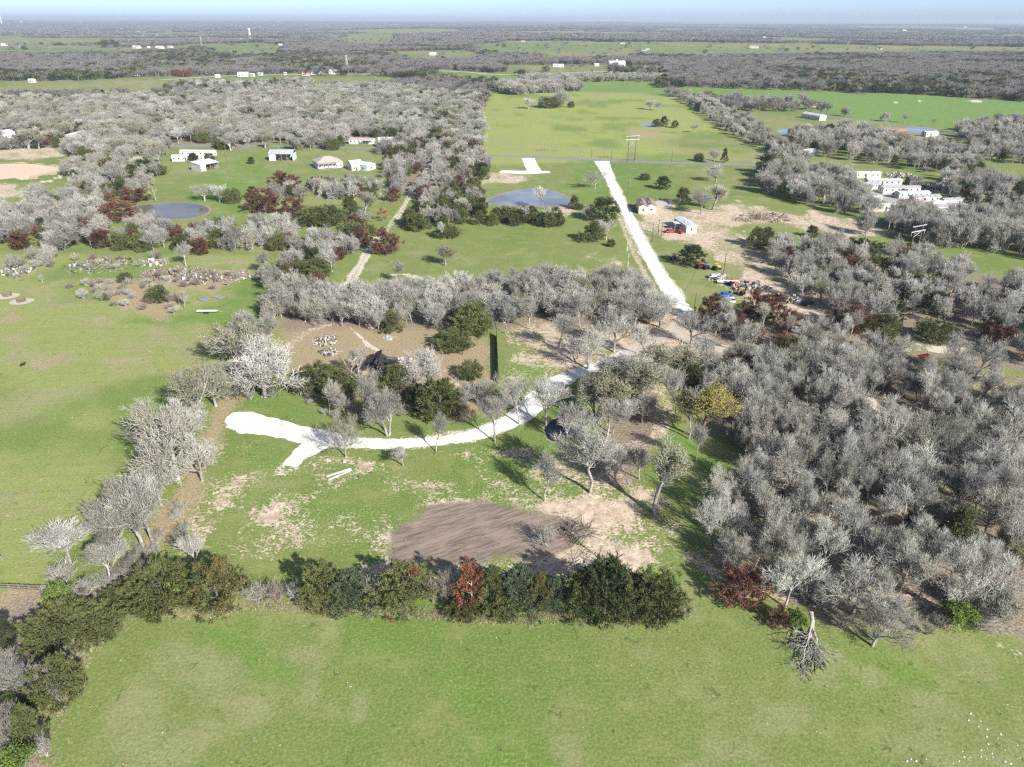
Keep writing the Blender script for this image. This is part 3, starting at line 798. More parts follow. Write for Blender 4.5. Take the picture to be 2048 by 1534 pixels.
def conifer_parts(name, seed, H, R, mat, nspray, nbl, size, prof='cone', core='bark_dark', second=None, z0=0.04, trunk_show=0.0):
    g = np.random.default_rng(seed)
    # plumes: branch ends standing out of a lumpy crown, each hung with sprays
    ncl = max(10, nspray // 5)
    u = g.random(ncl) ** 0.85
    zc = z0 + (1 - z0) * u * .93
    ac = np.arange(ncl) * 2.39996 + g.normal(0, .35, ncl)
    if prof == 'cone': rr = (1 - zc) ** 0.7 * 0.92 + 0.04
    elif prof == 'round': rr = np.sqrt(np.clip(1 - (2 * (zc - z0) / (1 - z0) - 0.75) ** 2 / 1.6, 0.02, 1)) * .92
    else: rr = np.clip((1 - zc ** 2.4), 0.03, 1) ** 0.6 * (0.72 + 0.25 * np.sin(zc * 3.1))
    lump = 0.55 + 0.55 * vnoise(ac * .9 + 40, zc * 3.5 + seed, seed) + 0.40 * g.random(ncl)
    rc = rr * lump * R
    B0 = np.stack([rc * .35 * np.cos(ac), rc * .35 * np.sin(ac), zc * H - .10 * H], 1)
    T0 = np.stack([rc * 1.08 * np.cos(ac), rc * 1.08 * np.sin(ac), zc * H + g.uniform(.02, .12, ncl) * H], 1)
    B0[:, 2] = np.maximum(B0[:, 2], .1); T0[:, 2] = np.maximum(T0[:, 2], .25)
    kc = np.repeat(np.arange(ncl), max(2, nspray // ncl)); ns = len(kc)
    tt = g.random(ns) ** .6
    ax = T0 - B0; Lp = np.linalg.norm(ax, axis=1); ax /= Lp[:, None]
    wid = (1 - tt * .8) * Lp[kc] * .26
    C = B0[kc] * (1 - tt[:, None]) + T0[kc] * tt[:, None] + g.normal(0, 1, (ns, 3)) * wid[:, None] * np.array([1, 1, .6])
    az = np.arctan2(C[:, 1], C[:, 0]); z = C[:, 2] / H
    k = np.repeat(np.arange(ns), nbl)
    D = ax[kc][k] * .8 + g.normal(0, 0.5, (len(k), 3)); D[:, 2] += .15; D /= np.linalg.norm(D, axis=1)[:, None]
    P = C[k] + D * g.uniform(0, 1, (len(k), 1)) * size * .9 + g.normal(0, size * 0.22, (len(k), 3))
    V, T = blades(P, D, g.uniform(.6, 1.3, len(k)) * size, g.uniform(.25, .45, len(k)) * size, g)
    V[:, 2] = np.maximum(V[:, 2], 0.02)
    parts = []
    mt = MB(); mt.tube((0, 0, -.2), (0.05, 0, H * 0.8), 0.035 * H * 0.5 + .05, 0.03, 6)
    # inner limbs
    for q in range(12):
        a = g.random() * 6.28; zz = g.uniform(.1, .75) * H
        mt.tube((0, 0, zz), (math.cos(a) * R * .55, math.sin(a) * R * .55, zz + .15 * H), .05, .02, 4, False)
    parts.append(('trunk', mt.mesh(name + '_trunk', M[core])))
    if second:
        m2, fr = second
        sel = (vnoise(az * 1.2, z * 3.2, seed + 9) < fr)[k]
        selT = np.repeat(sel, 1)
        parts.append(('crown', np_mesh(name + '_crown', *_sub(V, T, ~selT), M[mat])))
        parts.append(('dead_foliage', np_mesh(name + '_dead', *_sub(V, T, selT), M[m2])))
    else:
        parts.append(('crown', np_mesh(name + '_crown', V, [T], M[mat])))
    return dict(parts=parts, H=H, R=R)
def _sub(V, T, keep):
    T = T[keep]; ids = T.ravel()
    return V[ids], [np.arange(len(ids)).reshape(-1, 3)]
def rust_parts(name, seed, mat, H=6.0, R=2.8):
    """leafy brown crown on a twiggy frame"""
    p = conifer_parts(name, seed, H, R, mat, 330, 16, 0.42, 'round', 'bark')
    pl = grow(seed, (H * .3, .12), SHRUB, stems=3, spread=.35)
    V, F = tubes(pl); p['parts'][0] = ('trunk', np_mesh(name + '_trunk', V, F, M['twig_brown']))
    return p
M['oliveb'] = veg_mat('olive_brown_foliage', (0.175, 0.155, 0.060), (0.11, 0.10, 0.040), 0.1, 0.5, trans=.2)
PRO = {}
PRO['oak'] = [bare_parts('oak%d' % i, 100 + i, (2.4 + .3 * (i % 3), .22), OAK) for i in range(6)]
PRO['oak2'] = [bare_parts('loak%d' % i, 150 + i, (2.2, .17), OAK, stems=2 + i, spread=.30) for i in range(2)]
PRO['bush'] = [bare_parts('bush%d' % i, 170 + i, (1.5, .13), [dict(OAK[0], t0=.25, lr=(1.2, 1.8))] + OAK[1:], stems=3, spread=.42) for i in range(3)]
PRO['elm'] = [bare_parts('elm%d' % i, 200 + i, (5.0 + .4 * (i % 3), .155), ELM, lean=.08) for i in range(5)]
PRO['forked'] = [bare_parts('forked%d' % i, 250 + i, (3.6, .15), ELM, stems=2, spread=.10, lean=.03) for i in range(2)]
PRO['shrub'] = [bare_parts('shrub%d' % i, 300 + i, (1.6, .05), SHRUB, split=2, bark='twig', stems=9, spread=.45, lean=.2) for i in range(3)]
PRO['brownshrub'] = [bare_parts('bshrub%d' % i, 330 + i, (1.6, .05), SHRUB, split=2, bark='twig_brown', twig='twig_brown', stems=9, spread=.45, lean=.2) for i in range(2)]
PRO['bud'] = [bare_parts('bud%d' % i, 400 + i, (3.6, .22), OAK if i % 2 else ELM, leaves=('bud', 1 + (i % 2), .10)) for i in range(4)]
PRO['oakbud'] = [bare_parts('oakbud%d' % i, 420 + i, (2.4, .24), OAK, leaves=('bud', 2, .09)) for i in range(2)]
PRO['yellow'] = [bare_parts('yellow%d' % i, 450 + i, (4.6, .2), ELM, bark='bark_dark', leaves=('yellow', 4, .12), lean=.25) for i in range(1)]
PRO['lime'] = [bare_parts('lime%d' % i, 460 + i, (1.2, .06), SHRUB, split=2, leaves=('lime', 7, .10), stems=7, spread=.4) for i in range(1)]
PRO['cedar'] = [conifer_parts('cedar%d' % i, 500 + i, 7.0, 2.9, 'cedar' if i != 2 else 'cedar_dark', 520, 17, .36, 'cone' if i % 2 else 'egg') for i in range(4)]
PRO['cedarblue'] = [conifer_parts('cedarb%d' % i, 520 + i, 7.5, 2.7, 'cedar_blue', 520, 17, .34, 'cone') for i in range(1)]
PRO['cedarround'] = [conifer_parts('cedarr%d' % i, 530 + i, 5.0, 3.4, 'cedar', 620, 17, .36, 'round') for i in range(2)]
PRO['cedarmix'] = [conifer_parts('cedarm%d' % i, 540 + i, 7.0, 3.2, 'cedar', 520, 17, .36, 'egg', second=('oliveb' if i else 'red', .40 if i else .26)) for i in range(2)]
PRO['rust'] = [rust_parts('rust%d' % i, 560 + i, 'rust') for i in range(3)]
PRO['red'] = [conifer_parts('red0', 580, 7.5, 2.2, 'red', 330, 14, .36, 'egg', 'bark')]
PRO['orange'] = [conifer_parts('orange0', 585, 6, 2.0, 'orange', 110, 12, .40, 'egg', 'bark')]
PRO['snag'] = [bare_parts('snag%d' % i, 600 + i, (3.6, .20), [dict(n=4, t0=.5, ang=(25, 60), lr=(.5, .9), rr=.6, seg=3, jit=.25, sides=5), dict(n=3, t0=.4, ang=(25, 60), lr=(.4, .7), rr=.5, seg=2, jit=.25, sides=4), dict(n=2, t0=.4, ang=(25, 60), lr=(.4, .7), rr=.5, seg=1)], split=2, lean=.25) for i in range(2)]
NAMES = dict(oak=('bare_oak_tree', 'oak tree'), oak2=('bare_oak_tree', 'oak tree'), bush=('bare_oak_tree', 'oak tree'), elm=('bare_elm_tree', 'elm tree'), forked=('bare_elm_tree', 'elm tree'), shrub=('bare_shrub', 'shrub'),
             brownshrub=('brown_shrub', 'shrub'), bud=('budding_tree', 'tree'), oakbud=('budding_tree', 'tree'), yellow=('yellow_tree', 'tree'), lime=('leafy_shrub', 'shrub'), cedar=('cedar_tree', 'cedar tree'), cedarblue=('cedar_tree', 'cedar tree'),
             cedarround=('cedar_tree', 'cedar tree'), cedarmix=('cedar_tree', 'cedar tree'), rust=('russet_tree', 'tree'), red=('red_dead_cedar_tree', 'cedar tree'), orange=('orange_leaved_tree', 'tree'), snag=('dead_tree', 'dead tree'))
_first = {}
def tree(kind, x, y, w, h, label, group=None, rz=None, variant=None, z=0.0):
    pr = PRO[kind]; i = (variant if variant is not None else random.randrange(len(pr))) % len(pr); p = pr[i]
    nm, cat = NAMES[kind]
    sx = w / 2 / p['R']; sz = h / p['H']
    if (kind, i) not in _first:
        r = empty(nm, (x, y, z))
        for pn, me in p['parts']: mesh_obj(pn, me, r)
        _first[(kind, i)] = r
    else:
        r = copy_tree(_first[(kind, i)])
    r.location = (x, y, z); r.rotation_euler = (0, 0, random.random() * 6.28 if rz is None else rz)
    r.scale = (sx * random.uniform(.94, 1.06), sx * random.uniform(.94, 1.06), sz)
    if 'group' in r: del r['group']
    return tag(r, label, cat, group)

TREES = []   # (apparent size, kind, x, y, w, h, label, group)
def hand(kind, px, py, wpx, hpx, label, group=None, variant=None):
    x, y = G(px, py); t, cd = mpp(px, py); sdn = math.sqrt(1 - cd * cd)
    w = wpx * t
    if kind in ('oak', 'oak2', 'elm', 'forked', 'oakbud', 'bud'): w *= 1.14
    if kind.startswith('cedar'): w *= 1.12; hpx *= .96
    h = max((hpx * t - 0.16 * w * sdn) / cd, 0.38 * w)
    TREES.append([1e9, kind, x, y, w, h, label, group, variant])
# ------------------------------------------------------------------ trees one can point at
HL = [
 # hedgerow left of the yard, from the top down
 ('oakbud',480,742,95,105,'pale oak with greenish twig tips at the top of the left hedgerow'),
 ('oak2',526,797,130,118,'low spreading grey oak with forked trunk above the white gravel pad'),
 ('oak',455,785,60,70,'small grey oak between the spreading oak and the budding oak of the hedgerow'),
 ('elm',541,690,40,70,'thin grey tree at the edge of the brown grass yard beside the hedgerow'),
 ('oakbud',400,845,125,120,'rounded oak budding yellow green just left of the white gravel pad'),
 ('oak',356,958,165,165,'broad ash grey oak with fanned limbs in the middle of the hedgerow'),
 ('oak',405,962,90,95,'smaller grey oak on the yard side of the broad hedgerow oak'),
 ('oak',285,1090,140,140,'large whitish oak with leaning pale trunk at the pink leaf litter'),
 ('oak',304,1080,120,135,'whitish oak with straight trunk just behind the leaning one'),
 ('oak',322,1010,90,80,'grey oak low between the two biggest hedgerow oaks'),
 ('oak',262,1062,110,110,'grey oak behind the two big whitish hedgerow oaks'),
 ('oak',330,925,110,100,'grey oak on the meadow side behind the broad hedgerow oak'),
 ('oakbud',432,812,84,80,'small budding oak filling the gap above the rounded budding one'),
 ('oak',378,892,104,96,'grey oak right behind the broad hedgerow oak'),
 ('oak',312,985,112,104,'grey oak between meadow and the smaller hedgerow oak'),
 ('oak',246,1100,80,90,'grey oak at the meadow foot of the leaning whitish one'),
 ('elm',142,1128,92,98,'vase shaped bare tree with fine even twigs out in the meadow edge'),
 ('elm',222,1174,85,98,'bare tree with bent white trunk above the small green bush'),
 ('elm',232,1158,75,98,'slim bare tree close behind the bent white trunk'),
 ('shrub',127,1168,75,52,'scraggly bare shrub at the foot of the vase shaped tree'),
 ('oak',180,1200,80,58,'low whitish oak beside the leafy light green shrub'),
 ('oak',268,1168,60,60,'small grey tangled tree between the bent trunk and the dark cedars'),
 ('elm',4,1118,52,80,'bare tree cut by the edge of the meadow above the wooden fence'),
 ('elm',396,1142,46,78,'purplish twiggy bare tree standing up between the two big cedars'),
 ('cedarround',332,1214,112,88,'big rounded dark cedar, first of the pair under the purplish bare tree'),
 ('cedarmix',440,1216,100,106,'big rounded cedar with yellowish brown top at the corner of the lower field',None,1),
 ('lime',368,1212,40,60,'bright green leafy shrub squeezed between the two big rounded cedars'),
 ('cedarround',243,1210,56,44,'small dark evergreen bush under the bent white trunk'),
 ('lime',124,1222,56,50,'bright lime green shrub at the end of the wooden fence'),
 ('cedarround',128,1280,110,74,'broad dark cedar hanging over the corner of the brown pasture'),
 ('cedarround',196,1272,88,60,'spreading low cedar at the left corner of the lower field'),
 ('shrub',136,1312,36,34,'pale bare bush in front of the spreading corner cedar'),
 ('oak',42,1395,100,95,'whitish gnarled oak rising from the evergreen thicket'),
 ('cedarround',118,1398,84,84,'dark green cedar right of the whitish gnarled oak'),
 ('cedar',30,1440,70,60,'dark cedar below the whitish gnarled oak'),
 ('shrub',88,1372,60,40,'small grey bush in the gap of the evergreen thicket'),
 ('cedar',68,1490,62,86,'narrow dark cedar low in the corner thicket'),
 ('oak',14,1490,80,92,'grey white tree at the very corner of the thicket'),
 ('lime',42,1545,60,50,'light green bush at the bottom of the corner thicket'),
 ('shrub',95,1510,40,40,'brownish bare shrub on the field side of the corner thicket'),
 ('cedar',6,1290,50,60,'dark cedar on the brown pasture cut by the picture edge'),
 # evergreen hedge along the lower field, left to right
 ('shrub',520,1205,58,44,'grey brown bare shrub next to the second big rounded cedar'),
 ('brownshrub',556,1206,52,46,'brown bare shrub halfway between rounded cedar and evergreen hedge'),
 ('shrub',592,1204,36,40,'small bare shrub touching the left end of the evergreen hedge'),
 ('cedar',648,1208,78,84,'dark cedar at the left end of the evergreen hedge'),
 ('cedarblue',704,1211,84,74,'second cedar of the hedge, bluish green and rounded'),
 ('shrub',752,1207,50,54,'whitish bare shrub in the gap of the evergreen hedge'),
 ('cedarmix',812,1214,96,88,'cedar with red dead patches just right of the whitish shrub',None,0),
 ('brownshrub',866,1206,44,56,'reddish brown twiggy shrub between patched and red cedar'),
 ('brownshrub',898,1206,42,68,'grey brown twiggy shrub left beside the red dead cedar'),
 ('red',944,1218,60,92,'brick red dead cedar in the middle of the evergreen hedge'),
 ('cedarround',930,1226,62,36,'low green cedar bush at the foot of the red dead cedar'),
 ('cedar',988,1222,52,90,'yellow green slender cedar right of the red dead cedar'),
 ('cedarblue',1036,1222,76,92,'bluish green cedar right of the slender yellow green one'),
 ('cedar',1010,1232,50,48,'low dark cedar in front of the bluish green one'),
 ('cedarmix',1074,1220,46,76,'narrow cedar with olive brown foliage in the evergreen hedge',None,1),
 ('cedarblue',1108,1215,56,64,'small cedar left of the gap before the last tall ones'),
 ('cedar',1160,1224,76,84,'dark cedar starting the dense right part of the hedge'),
 ('cedar',1208,1230,92,112,'tallest dark cedar of the evergreen hedge'),
 ('cedar',1260,1228,74,80,'dark cedar between the tallest one and the hedge end'),
 ('cedarround',1312,1230,88,88,'rounded dark cedar closing the right end of the hedge'),
 # yard and drive
 ('snag',702,768,60,66,'dead broken tree with pale twisted limbs left of the ruined house'),
 ('cedarround',640,778,78,50,'olive cedar bush with brown patches left of the dead broken tree'),
 ('cedarround',678,792,62,58,'cedar bush behind the dead limbs in the yard'),
 ('cedar',790,790,60,66,'dark cedar growing against the front of the ruined house'),
 
 ('elm',718,760,40,70,'thin bare tree at the ruined house wall'),
 ('shrub',740,790,56,56,'grey bare bush below the cedar of the ruined house'),
 ('elm',658,832,50,72,'upright pale bare tree, first of the row behind the drive'),
 ('elm',692,832,46,56,'second bare tree of the row behind the drive'),
 ('elm',724,834,62,78,'third, bushier bare tree of the row behind the drive'),
 ('shrub',752,836,40,60,'dense grey bush beside the forked white tree'),
 ('forked',775,872,92,98,'forked bare tree with two white trunks above the white drive'),
 ('bud',692,914,74,84,'tan budding tree standing right below the white drive'),
 ('elm',872,903,46,78,'slender bare tree on the lower edge of the white drive'),
 ('elm',806,932,48,40,'little bare tree below the white drive left of the slender one'),
 ('elm',990,884,74,100,'bare tree beside the drive at the middle bend'),
 ('elm',1038,848,84,84,'wide bare tree at the drive opposite the dark pond'),
 ('oak',862,786,105,92,'round whitish bushy tree behind the dark cedars of the yard'),
 ('cedar',882,834,78,82,'dark cedar in front of the round whitish tree'),
 ('cedar',840,818,44,50,'smaller cedar left of the dark yard cedar'),
 ('cedar',908,824,44,48,'small cedar right of the dark yard cedar'),
 ('cedarround',942,757,40,36,'round dark bush on the brown grass near the black fence'),
 ('cedarround',908,698,66,40,'bright green low cedar at the foot of the tall yard cedar'),
 ('cedar',946,672,64,72,'tall olive cedar at the back of the brown grass yard'),
 ('shrub',958,806,74,58,'dark twiggy bush at the lower end of the black fence'),
 ('shrub',930,815,60,50,'grey twiggy bush left of the dark bush by the black fence'),
 ('brownshrub',820,800,50,40,'brown twiggy bush between the ruin cedar and the round whitish tree'),
 ('shrub',600,790,50,40,'grey low brush left of the olive cedar bush'),
 # grove around the dark pond
 ('elm',1132,896,70,84,'bare tree screening the dark pond from below'),
 ('elm',1092,850,72,96,'bare tree leaning over the left bank of the dark pond'),
 ('bud',1196,846,105,100,'yellowish budding tree right of the dark pond'),
 ('bud',1256,838,100,120,'tall budding tree behind the dark pond'),
 ('elm',1225,868,74,80,'grey bare tree at the right bank of the dark pond'),
 ('bud',1290,772,84,86,'budding tree where the drive enters the grove'),
 ('elm',1262,785,90,92,'tall bare tree at the upper side of the pond grove'),
 ('bud',1345,772,80,84,'olive budding tree right of the drive entrance'),
 ('elm',1180,985,130,150,'biggest bare tree with thick pale trunk below the dark pond'),
 ('elm',1090,1002,58,92,'bare tree with straight thin trunk on the sandy patch'),
 ('elm',1228,972,64,92,'bare tree right behind the biggest one'),
 ('bud',1308,1028,92,140,'tall tan budding tree at the edge of the shaded grass'),
 ('elm',1278,958,72,80,'bare tree over the sandy loop track'),
 ('elm',1378,878,62,110,'slim bare tree at the right of the loop track'),
 ('elm',1392,924,54,90,'slim pale trunk standing in the shaded grass'),
 ('yellow',1402,882,110,118,'yellow leaved tree with dark leaning trunk'),
 ('elm',1350,835,60,90,'bare tree between loop track and yellow leaved tree'),
 ('shrub',1092,1090,66,44,'small spreading bare tree on the ploughed soil'),
 ('snag',1232,1140,56,84,'lone dead tree with crooked limbs behind the evergreen hedge'),
 # open grove at the top of the drive
 ('elm',1060,658,54,74,'bare tree with white trunk at the left of the open grove'),
 ('elm',1118,698,74,84,'tall bare tree over the shaded sandy ground'),
 ('oak',1228,704,90,92,'crooked dark limbed oak in the open grove'),
 ('oak',1176,738,96,80,'bare oak right above the bend of the gravel drive'),
 ('elm',1268,660,74,70,'bare tree behind the crooked oak of the open grove'),
 ('oak',1320,655,80,74,'grey oak at the lower end of the straight white lane'),
 ('oak',1382,690,84,78,'oak on the island between lane and sandy track'),
 ('elm',1160,655,60,66,'bare tree at the back of the open grove'),
 ('elm',1010,668,44,62,'slim bare tree at the upper end of the black fence'),
 ('elm',1200,690,50,66,'thin bare tree left of the crooked oak'),
 ('elm',1290,712,60,66,'thin bare tree over the lane and drive junction'),
 # middle distance
 ('oakbud',891,532,44,44,'lone white limbed tree in the middle of the green field'),
 ('cedarround',895,473,44,22,'low grey green bush near the small white tree'),
 ('elm',888,478,22,36,'small white tree beside the big dark cedar clump'),
 ('elm',792,568,34,46,'lone round topped bare tree beside the worn track'),
 ('rust',772,507,52,48,'russet oak standing against the two wheel tracks'),
 ('rust',724,493,32,42,'deep red cedar beside the two wheel tracks'),
 ('cedarround',703,480,48,36,'dark green cedar left of the deep red one'),
 ('rust',710,458,36,28,'faded russet tree behind the dark green cedar'),
 ('cedarround',739,468,24,20,'tiny dark cedar right by the two wheel tracks'),
 ('orange',766,441,24,26,'small orange leaved tree above the wheel tracks'),
 ('cedar',702,436,40,44,'dark cedar left of the pale budding tree'),
 ('bud',730,430,44,48,'pale green budding tree near the orange leaved one'),
 ('oak',726,444,40,26,'low grey oak in front of the pale budding tree'),
 ('cedarround',620,450,60,34,'left half of the isolated pair of grey green cedars'),
 ('cedarround',655,450,52,40,'right half of the isolated pair of grey green cedars'),
 ('rust',528,424,60,46,'big russet bush left of the white limbed oak'),
 ('oak',560,410,46,48,'white limbed oak between two russet bushes'),
 ('rust',588,430,46,36,'russet bush right of the white limbed oak'),
 ('cedar',507,398,28,26,'small dark cedar at the meadow edge behind the big russet bush'),
 ('rust',570,385,52,40,'dull russet tree behind the white limbed oak'),
 ('rust',240,442,60,38,'dark russet bush on the left shore of the brown pond'),
 ('cedar',247,442,22,18,'small green cedar inside the dark russet bush by the pond'),
 ('rust',272,402,50,26,'pinkish brown bush above the brown pond'),
 ('snag',312,402,34,34,'white stemmed bare bush above the brown pond'),
 ('oak',410,402,54,34,'grey tangled oak above the right end of the brown pond'),
 ('oak',440,405,44,36,'grey oak between the tangled oak and a round cedar'),
 ('cedarround',466,406,30,30,'round dark cedar right above the brown pond'),
 ('cedar',270,362,40,34,'pointed cedar left of the white mobile home'),
 ('cedar',292,352,36,34,'second pointed cedar left of the white mobile home'),
 ('cedarround',318,350,28,20,'low cedar at the corner of the mobile home yard'),
 ('cedar',388,324,18,18,'small cedar in front of the long white mobile home'),
 ('cedar',418,320,22,14,'cedar behind the metal roofed shed'),
 ('bud',320,330,44,48,'olive budding tree left of the mobile home'),
 ('bud',160,348,48,36,'olive budding tree beside the sand arena'),
 ('bud',58,300,50,44,'yellow green tree above the sand arena'),
 ('oak',230,378,48,54,'white trunked oak near the dirt road curve'),
 ('cedar',503,328,12,14,'tiny cedar alone on the lawn right of the mobile home'),
 ('bud',1190,378,44,36,'round olive tree left of the straight white lane'),
 ('cedar',1207,442,52,48,'tall dark cedar close to the left side of the lane'),
 ('shrub',1180,440,30,34,'grey bush beside the tall dark cedar of the lane'),
 ('cedar',1186,484,42,42,'dark cedar beside the pale bare tree below the pond'),
 ('oak',1212,480,48,44,'pale bare tree with worn cattle paths around it'),
 ('cedarround',1222,493,14,15,'little round cedar below the pale bare tree'),
 ('cedar',1148,417,22,26,'dark cedar at the right end of the upper pond'),
 ('cedarround',1158,419,16,12,'small dark bush right of the pond end cedar'),
 ('elm',1088,418,40,46,'silvery bare tree in front of the upper pond'),
 ('cedarround',1289,360,18,13,'small dark bush right of the lane under the paved road'),
 ('cedar',1325,378,26,26,'lone dark cedar in the small green field right of the lane'),
 ('cedar',1365,408,34,34,'dark cedar behind the tan roofed house'),
 ('oak',1432,364,40,34,'round silvery tree in the small green field'),
 ('elm',1402,428,44,48,'bare tree with two dark trunks on the sandy lot'),
 ('bud',1425,420,44,52,'olive tinged tree behind the two dark trunks'),
 ('cedarround',1397,322,16,16,'dark bush standing at the paved road'),
 ('cedar',1448,325,12,28,'slim dark cedar standing at the paved road'),
 ('elm',1428,328,26,30,'bare tree between the two dark trees at the paved road'),
 ('cedar',1381,530,46,42,'big dark cedar right of the lane by the junk yard'),
 ('cedar',1512,495,34,42,'left one of the twin cedars at the sandy lot edge'),
 ('cedar',1530,492,34,38,'right one of the twin cedars at the sandy lot edge'),
 ('cedar',1623,474,26,24,'lone little cedar on the strip of grass under the mobile homes'),
 ('rust',1418,648,44,58,'russet tree right of the pole at the lane end'),
 ('rust',1515,640,60,56,'big russet tree beside the junk yard'),
 ('rust',1545,632,40,44,'second russet tree beside the junk yard'),
 ('rust',1692,660,74,50,'broad russet tree left of the red roofed stand'),
 ('cedar',1722,668,30,36,'dark cedar in front of the broad russet tree'),
 ('yellow',1848,590,38,34,'yellow green tree in the grey wood right of the tall pylon'),
 ('rust',1805,512,36,26,'orange brown tree at the foot of the tall pylon'),
 ('cedarround',1865,680,60,44,'grey green cedar bush on the small lawn beside the pole'),
 ('cedar',1822,1060,26,46,'yellowish green young cedar inside the big wood'),
 ('rust',1480,1205,80,66,'big russet tree at the lower edge of the big wood'),
 ('rust',1556,1250,40,36,'small russet bush left of the fallen tree'),
 ('lime',1590,1260,34,40,'light green shrub left of the fallen tree'),
 ('lime',1915,1250,60,44,'bright green shrub at the lower right edge of the wood'),
 ('oakbud',2020,1150,80,90,'yellowish budding tree at the right rim of the big wood'),
 ('oak',1705,1230,140,110,'leaning oak with dark trunk at the lower edge of the big wood'),
 ('oak',1745,1292,110,90,'whitish dense tree spilling onto the lower field'),
 ('elm',1570,1215,90,120,'pale crooked tree right of the big russet tree'),
 ('bud',1552,360,36,36,'yellowish tree left of the mobile home park wood'),
 ('cedar',1532,348,34,40,'dark cedar next to the yellowish tree of the park wood'),
 ('cedar',1785,312,30,34,'tall pointed cedar above the mobile home park'),
 # pasture and brush
 ('cedarround',252,565,24,20,'small dark cedar among the brush piles of the meadow'),
 ('cedarround',318,603,34,32,'dark cedar beside pale dead sticks in the meadow'),
 ('cedar',212,601,14,16,'tiny cedar left of the dead sticks in the meadow'),
 ('elm',372,532,30,50,'white bare sapling standing before the wooded strip'),
 ('elm',370,618,18,40,'thin white pole like sapling left of the metal troughs'),
 ('shrub',85,565,12,18,'very small bare sapling alone on the left meadow'),
 ('elm',528,548,30,46,'small white bare tree in the gap of the wooded strip'),
 # far field
 ('oak',1057,218,34,22,'grey bush left in the far bright field group'),
 ('cedarround',1100,215,44,16,'dark low cedar in the far bright field group'),
 ('oak',1118,214,40,34,'pale tall tree in the far bright field group'),
 ('cedarround',1142,215,12,12,'dark bush at the right of the far bright field group'),
 ('oak',1300,220,30,20,'left grey tree of the pair alone in the far field'),
 ('oak',1316,221,18,16,'right grey tree of the pair alone in the far field'),
 ('cedar',1312,254,16,16,'leftmost of the dark cedars at the tiny far pond'),
 ('cedar',1327,253,14,20,'second of the dark cedars at the tiny far pond'),
 ('elm',1338,254,12,18,'grey tree among the dark cedars at the tiny far pond'),
 ('cedar',1349,256,13,15,'rightmost of the dark cedars at the tiny far pond'),
 ('elm',1388,265,16,16,'small grey tree right of the tiny far pond'),
 ('cedarround',219,94,30,12,'wide dark tree alone on the far left field'),
]
for t_ in HL:
    if t_[3] == 0: continue
    hand(*t_)

# ------------------------------------------------------------------ woods filled tree by tree
def fill(poly, sp, mix, hr, label, group, wr=(.75, 1.05), seed=0, jitter=.48, holes=()):
    P = GP(poly); g = np.random.default_rng(900 + seed)
    lo, hi = P.min(0), P.max(0)
    gx = np.arange(lo[0], hi[0], sp); gy = np.arange(lo[1], hi[1], sp)
    X, Y = np.meshgrid(gx, gy); X = X + (np.arange(len(gy))[:, None] % 2) * sp * .5
    X = X.ravel() + g.uniform(-jitter, jitter, X.size) * sp; Y = Y.ravel() + g.uniform(-jitter, jitter, Y.size) * sp
    m = poly_sd(P, X, Y) > 0
    for h in holes: m &= poly_sd(GP(h), X, Y) < 0
    m &= line_d(LIME[0][0], X, Y) > 3.2
    m &= line_d(GP([(-300,293),(300,292),(560,293),(760,297),(880,304),(985,311),(1450,328),(1560,332),(1640,340),(1690,352)]), X, Y) > 5
    m &= line_d(GP([(1690,352),(1740,378),(1790,404),(1850,430),(1880,445)]), X, Y) > 6
    if seed == 1: m &= fbm(X / 13, Y / 13, 66, 3) > .25
    m &= ((X / np.maximum(Y, 1)) < 0.95) & ((X / np.maximum(Y, 1)) > -0.95)
    X, Y = X[m], Y[m]
    kinds = list(mix); pr = np.array([mix[k] for k in kinds], float); pr /= pr.sum()
    # kinds come in loose drifts
    nz = fbm(X / (sp * 4), Y / (sp * 4), 60 + seed, 2)
    for i in range(len(X)):
        q_ = pr * np.array([(2.6 if nz[i] > .58 else .45) if 'cedar' in kk else ((2.4 if nz[i] < .42 else .5) if kk in ('bud', 'oakbud') else 1.0) for kk in kinds]); q_ /= q_.sum()
        k = kinds[g.choice(len(kinds), p=q_)]
        h = g.uniform(*hr); w = h * g.uniform(*wr)
        if k in ('cedar', 'cedarround', 'cedarmix'): h *= .75; w = h * g.uniform(.7, 1.1) * (1.25 if k == 'cedarround' else 1)
        if k == 'rust': h *= .7; w = h * g.uniform(.9, 1.3)
        if k in ('shrub', 'brownshrub'): h *= .42; w = h * g.uniform(1.0, 1.6)
        if k == 'elm': w = h * g.uniform(.5, .8)
        if k == 'oak' and seed not in (1, 3) and g.random() < .7: k = 'bush'; w *= 1.12
        if seed == 1 and k == 'oak': w *= .86
        tc = KINDTXT.get(k, 'tree')
        TREES.append([h / math.hypot(X[i], Y[i]), k, X[i], Y[i], w, h, tc + ' ' + label, tc + 's ' + group, None])
KINDTXT = dict(bush='low branching bare oak', red='deep red tree', oak='bare grey oak', elm='slender bare grey tree', bud='olive budding tree', oakbud='budding oak', shrub='low bare shrub', brownshrub='low brown shrub',
               cedar='dark green cedar', cedarround='rounded dark cedar', cedarmix='half dead cedar', rust='russet leaved tree', snag='dead white tree')
BIG = dict(elm=.50, oak=.35, bud=.05, shrub=.09, cedar=.008, rust=.004)
fill([(1350,760),(1400,735),(1520,740),(1700,740),(1860,735),(1960,750),(2060,830),(2400,860),(2400,1330),(2048,1285),(1960,1255),(1870,1235),(1800,1270),(1660,1225),(1520,1185),(1430,1150),(1385,1110),(1405,1030),(1450,960),(1500,905),(1440,870),(1400,800)],
     4.6, BIG, (5.5, 12.0), 'inside the big wood right of the loop track', 'inside the big wood', seed=1, holes=[[(1720,800),(1760,800),(1880,850),(1900,880),(1830,870),(1740,840)], [(1822,715),(1880,715),(1885,775),(1818,775)]])
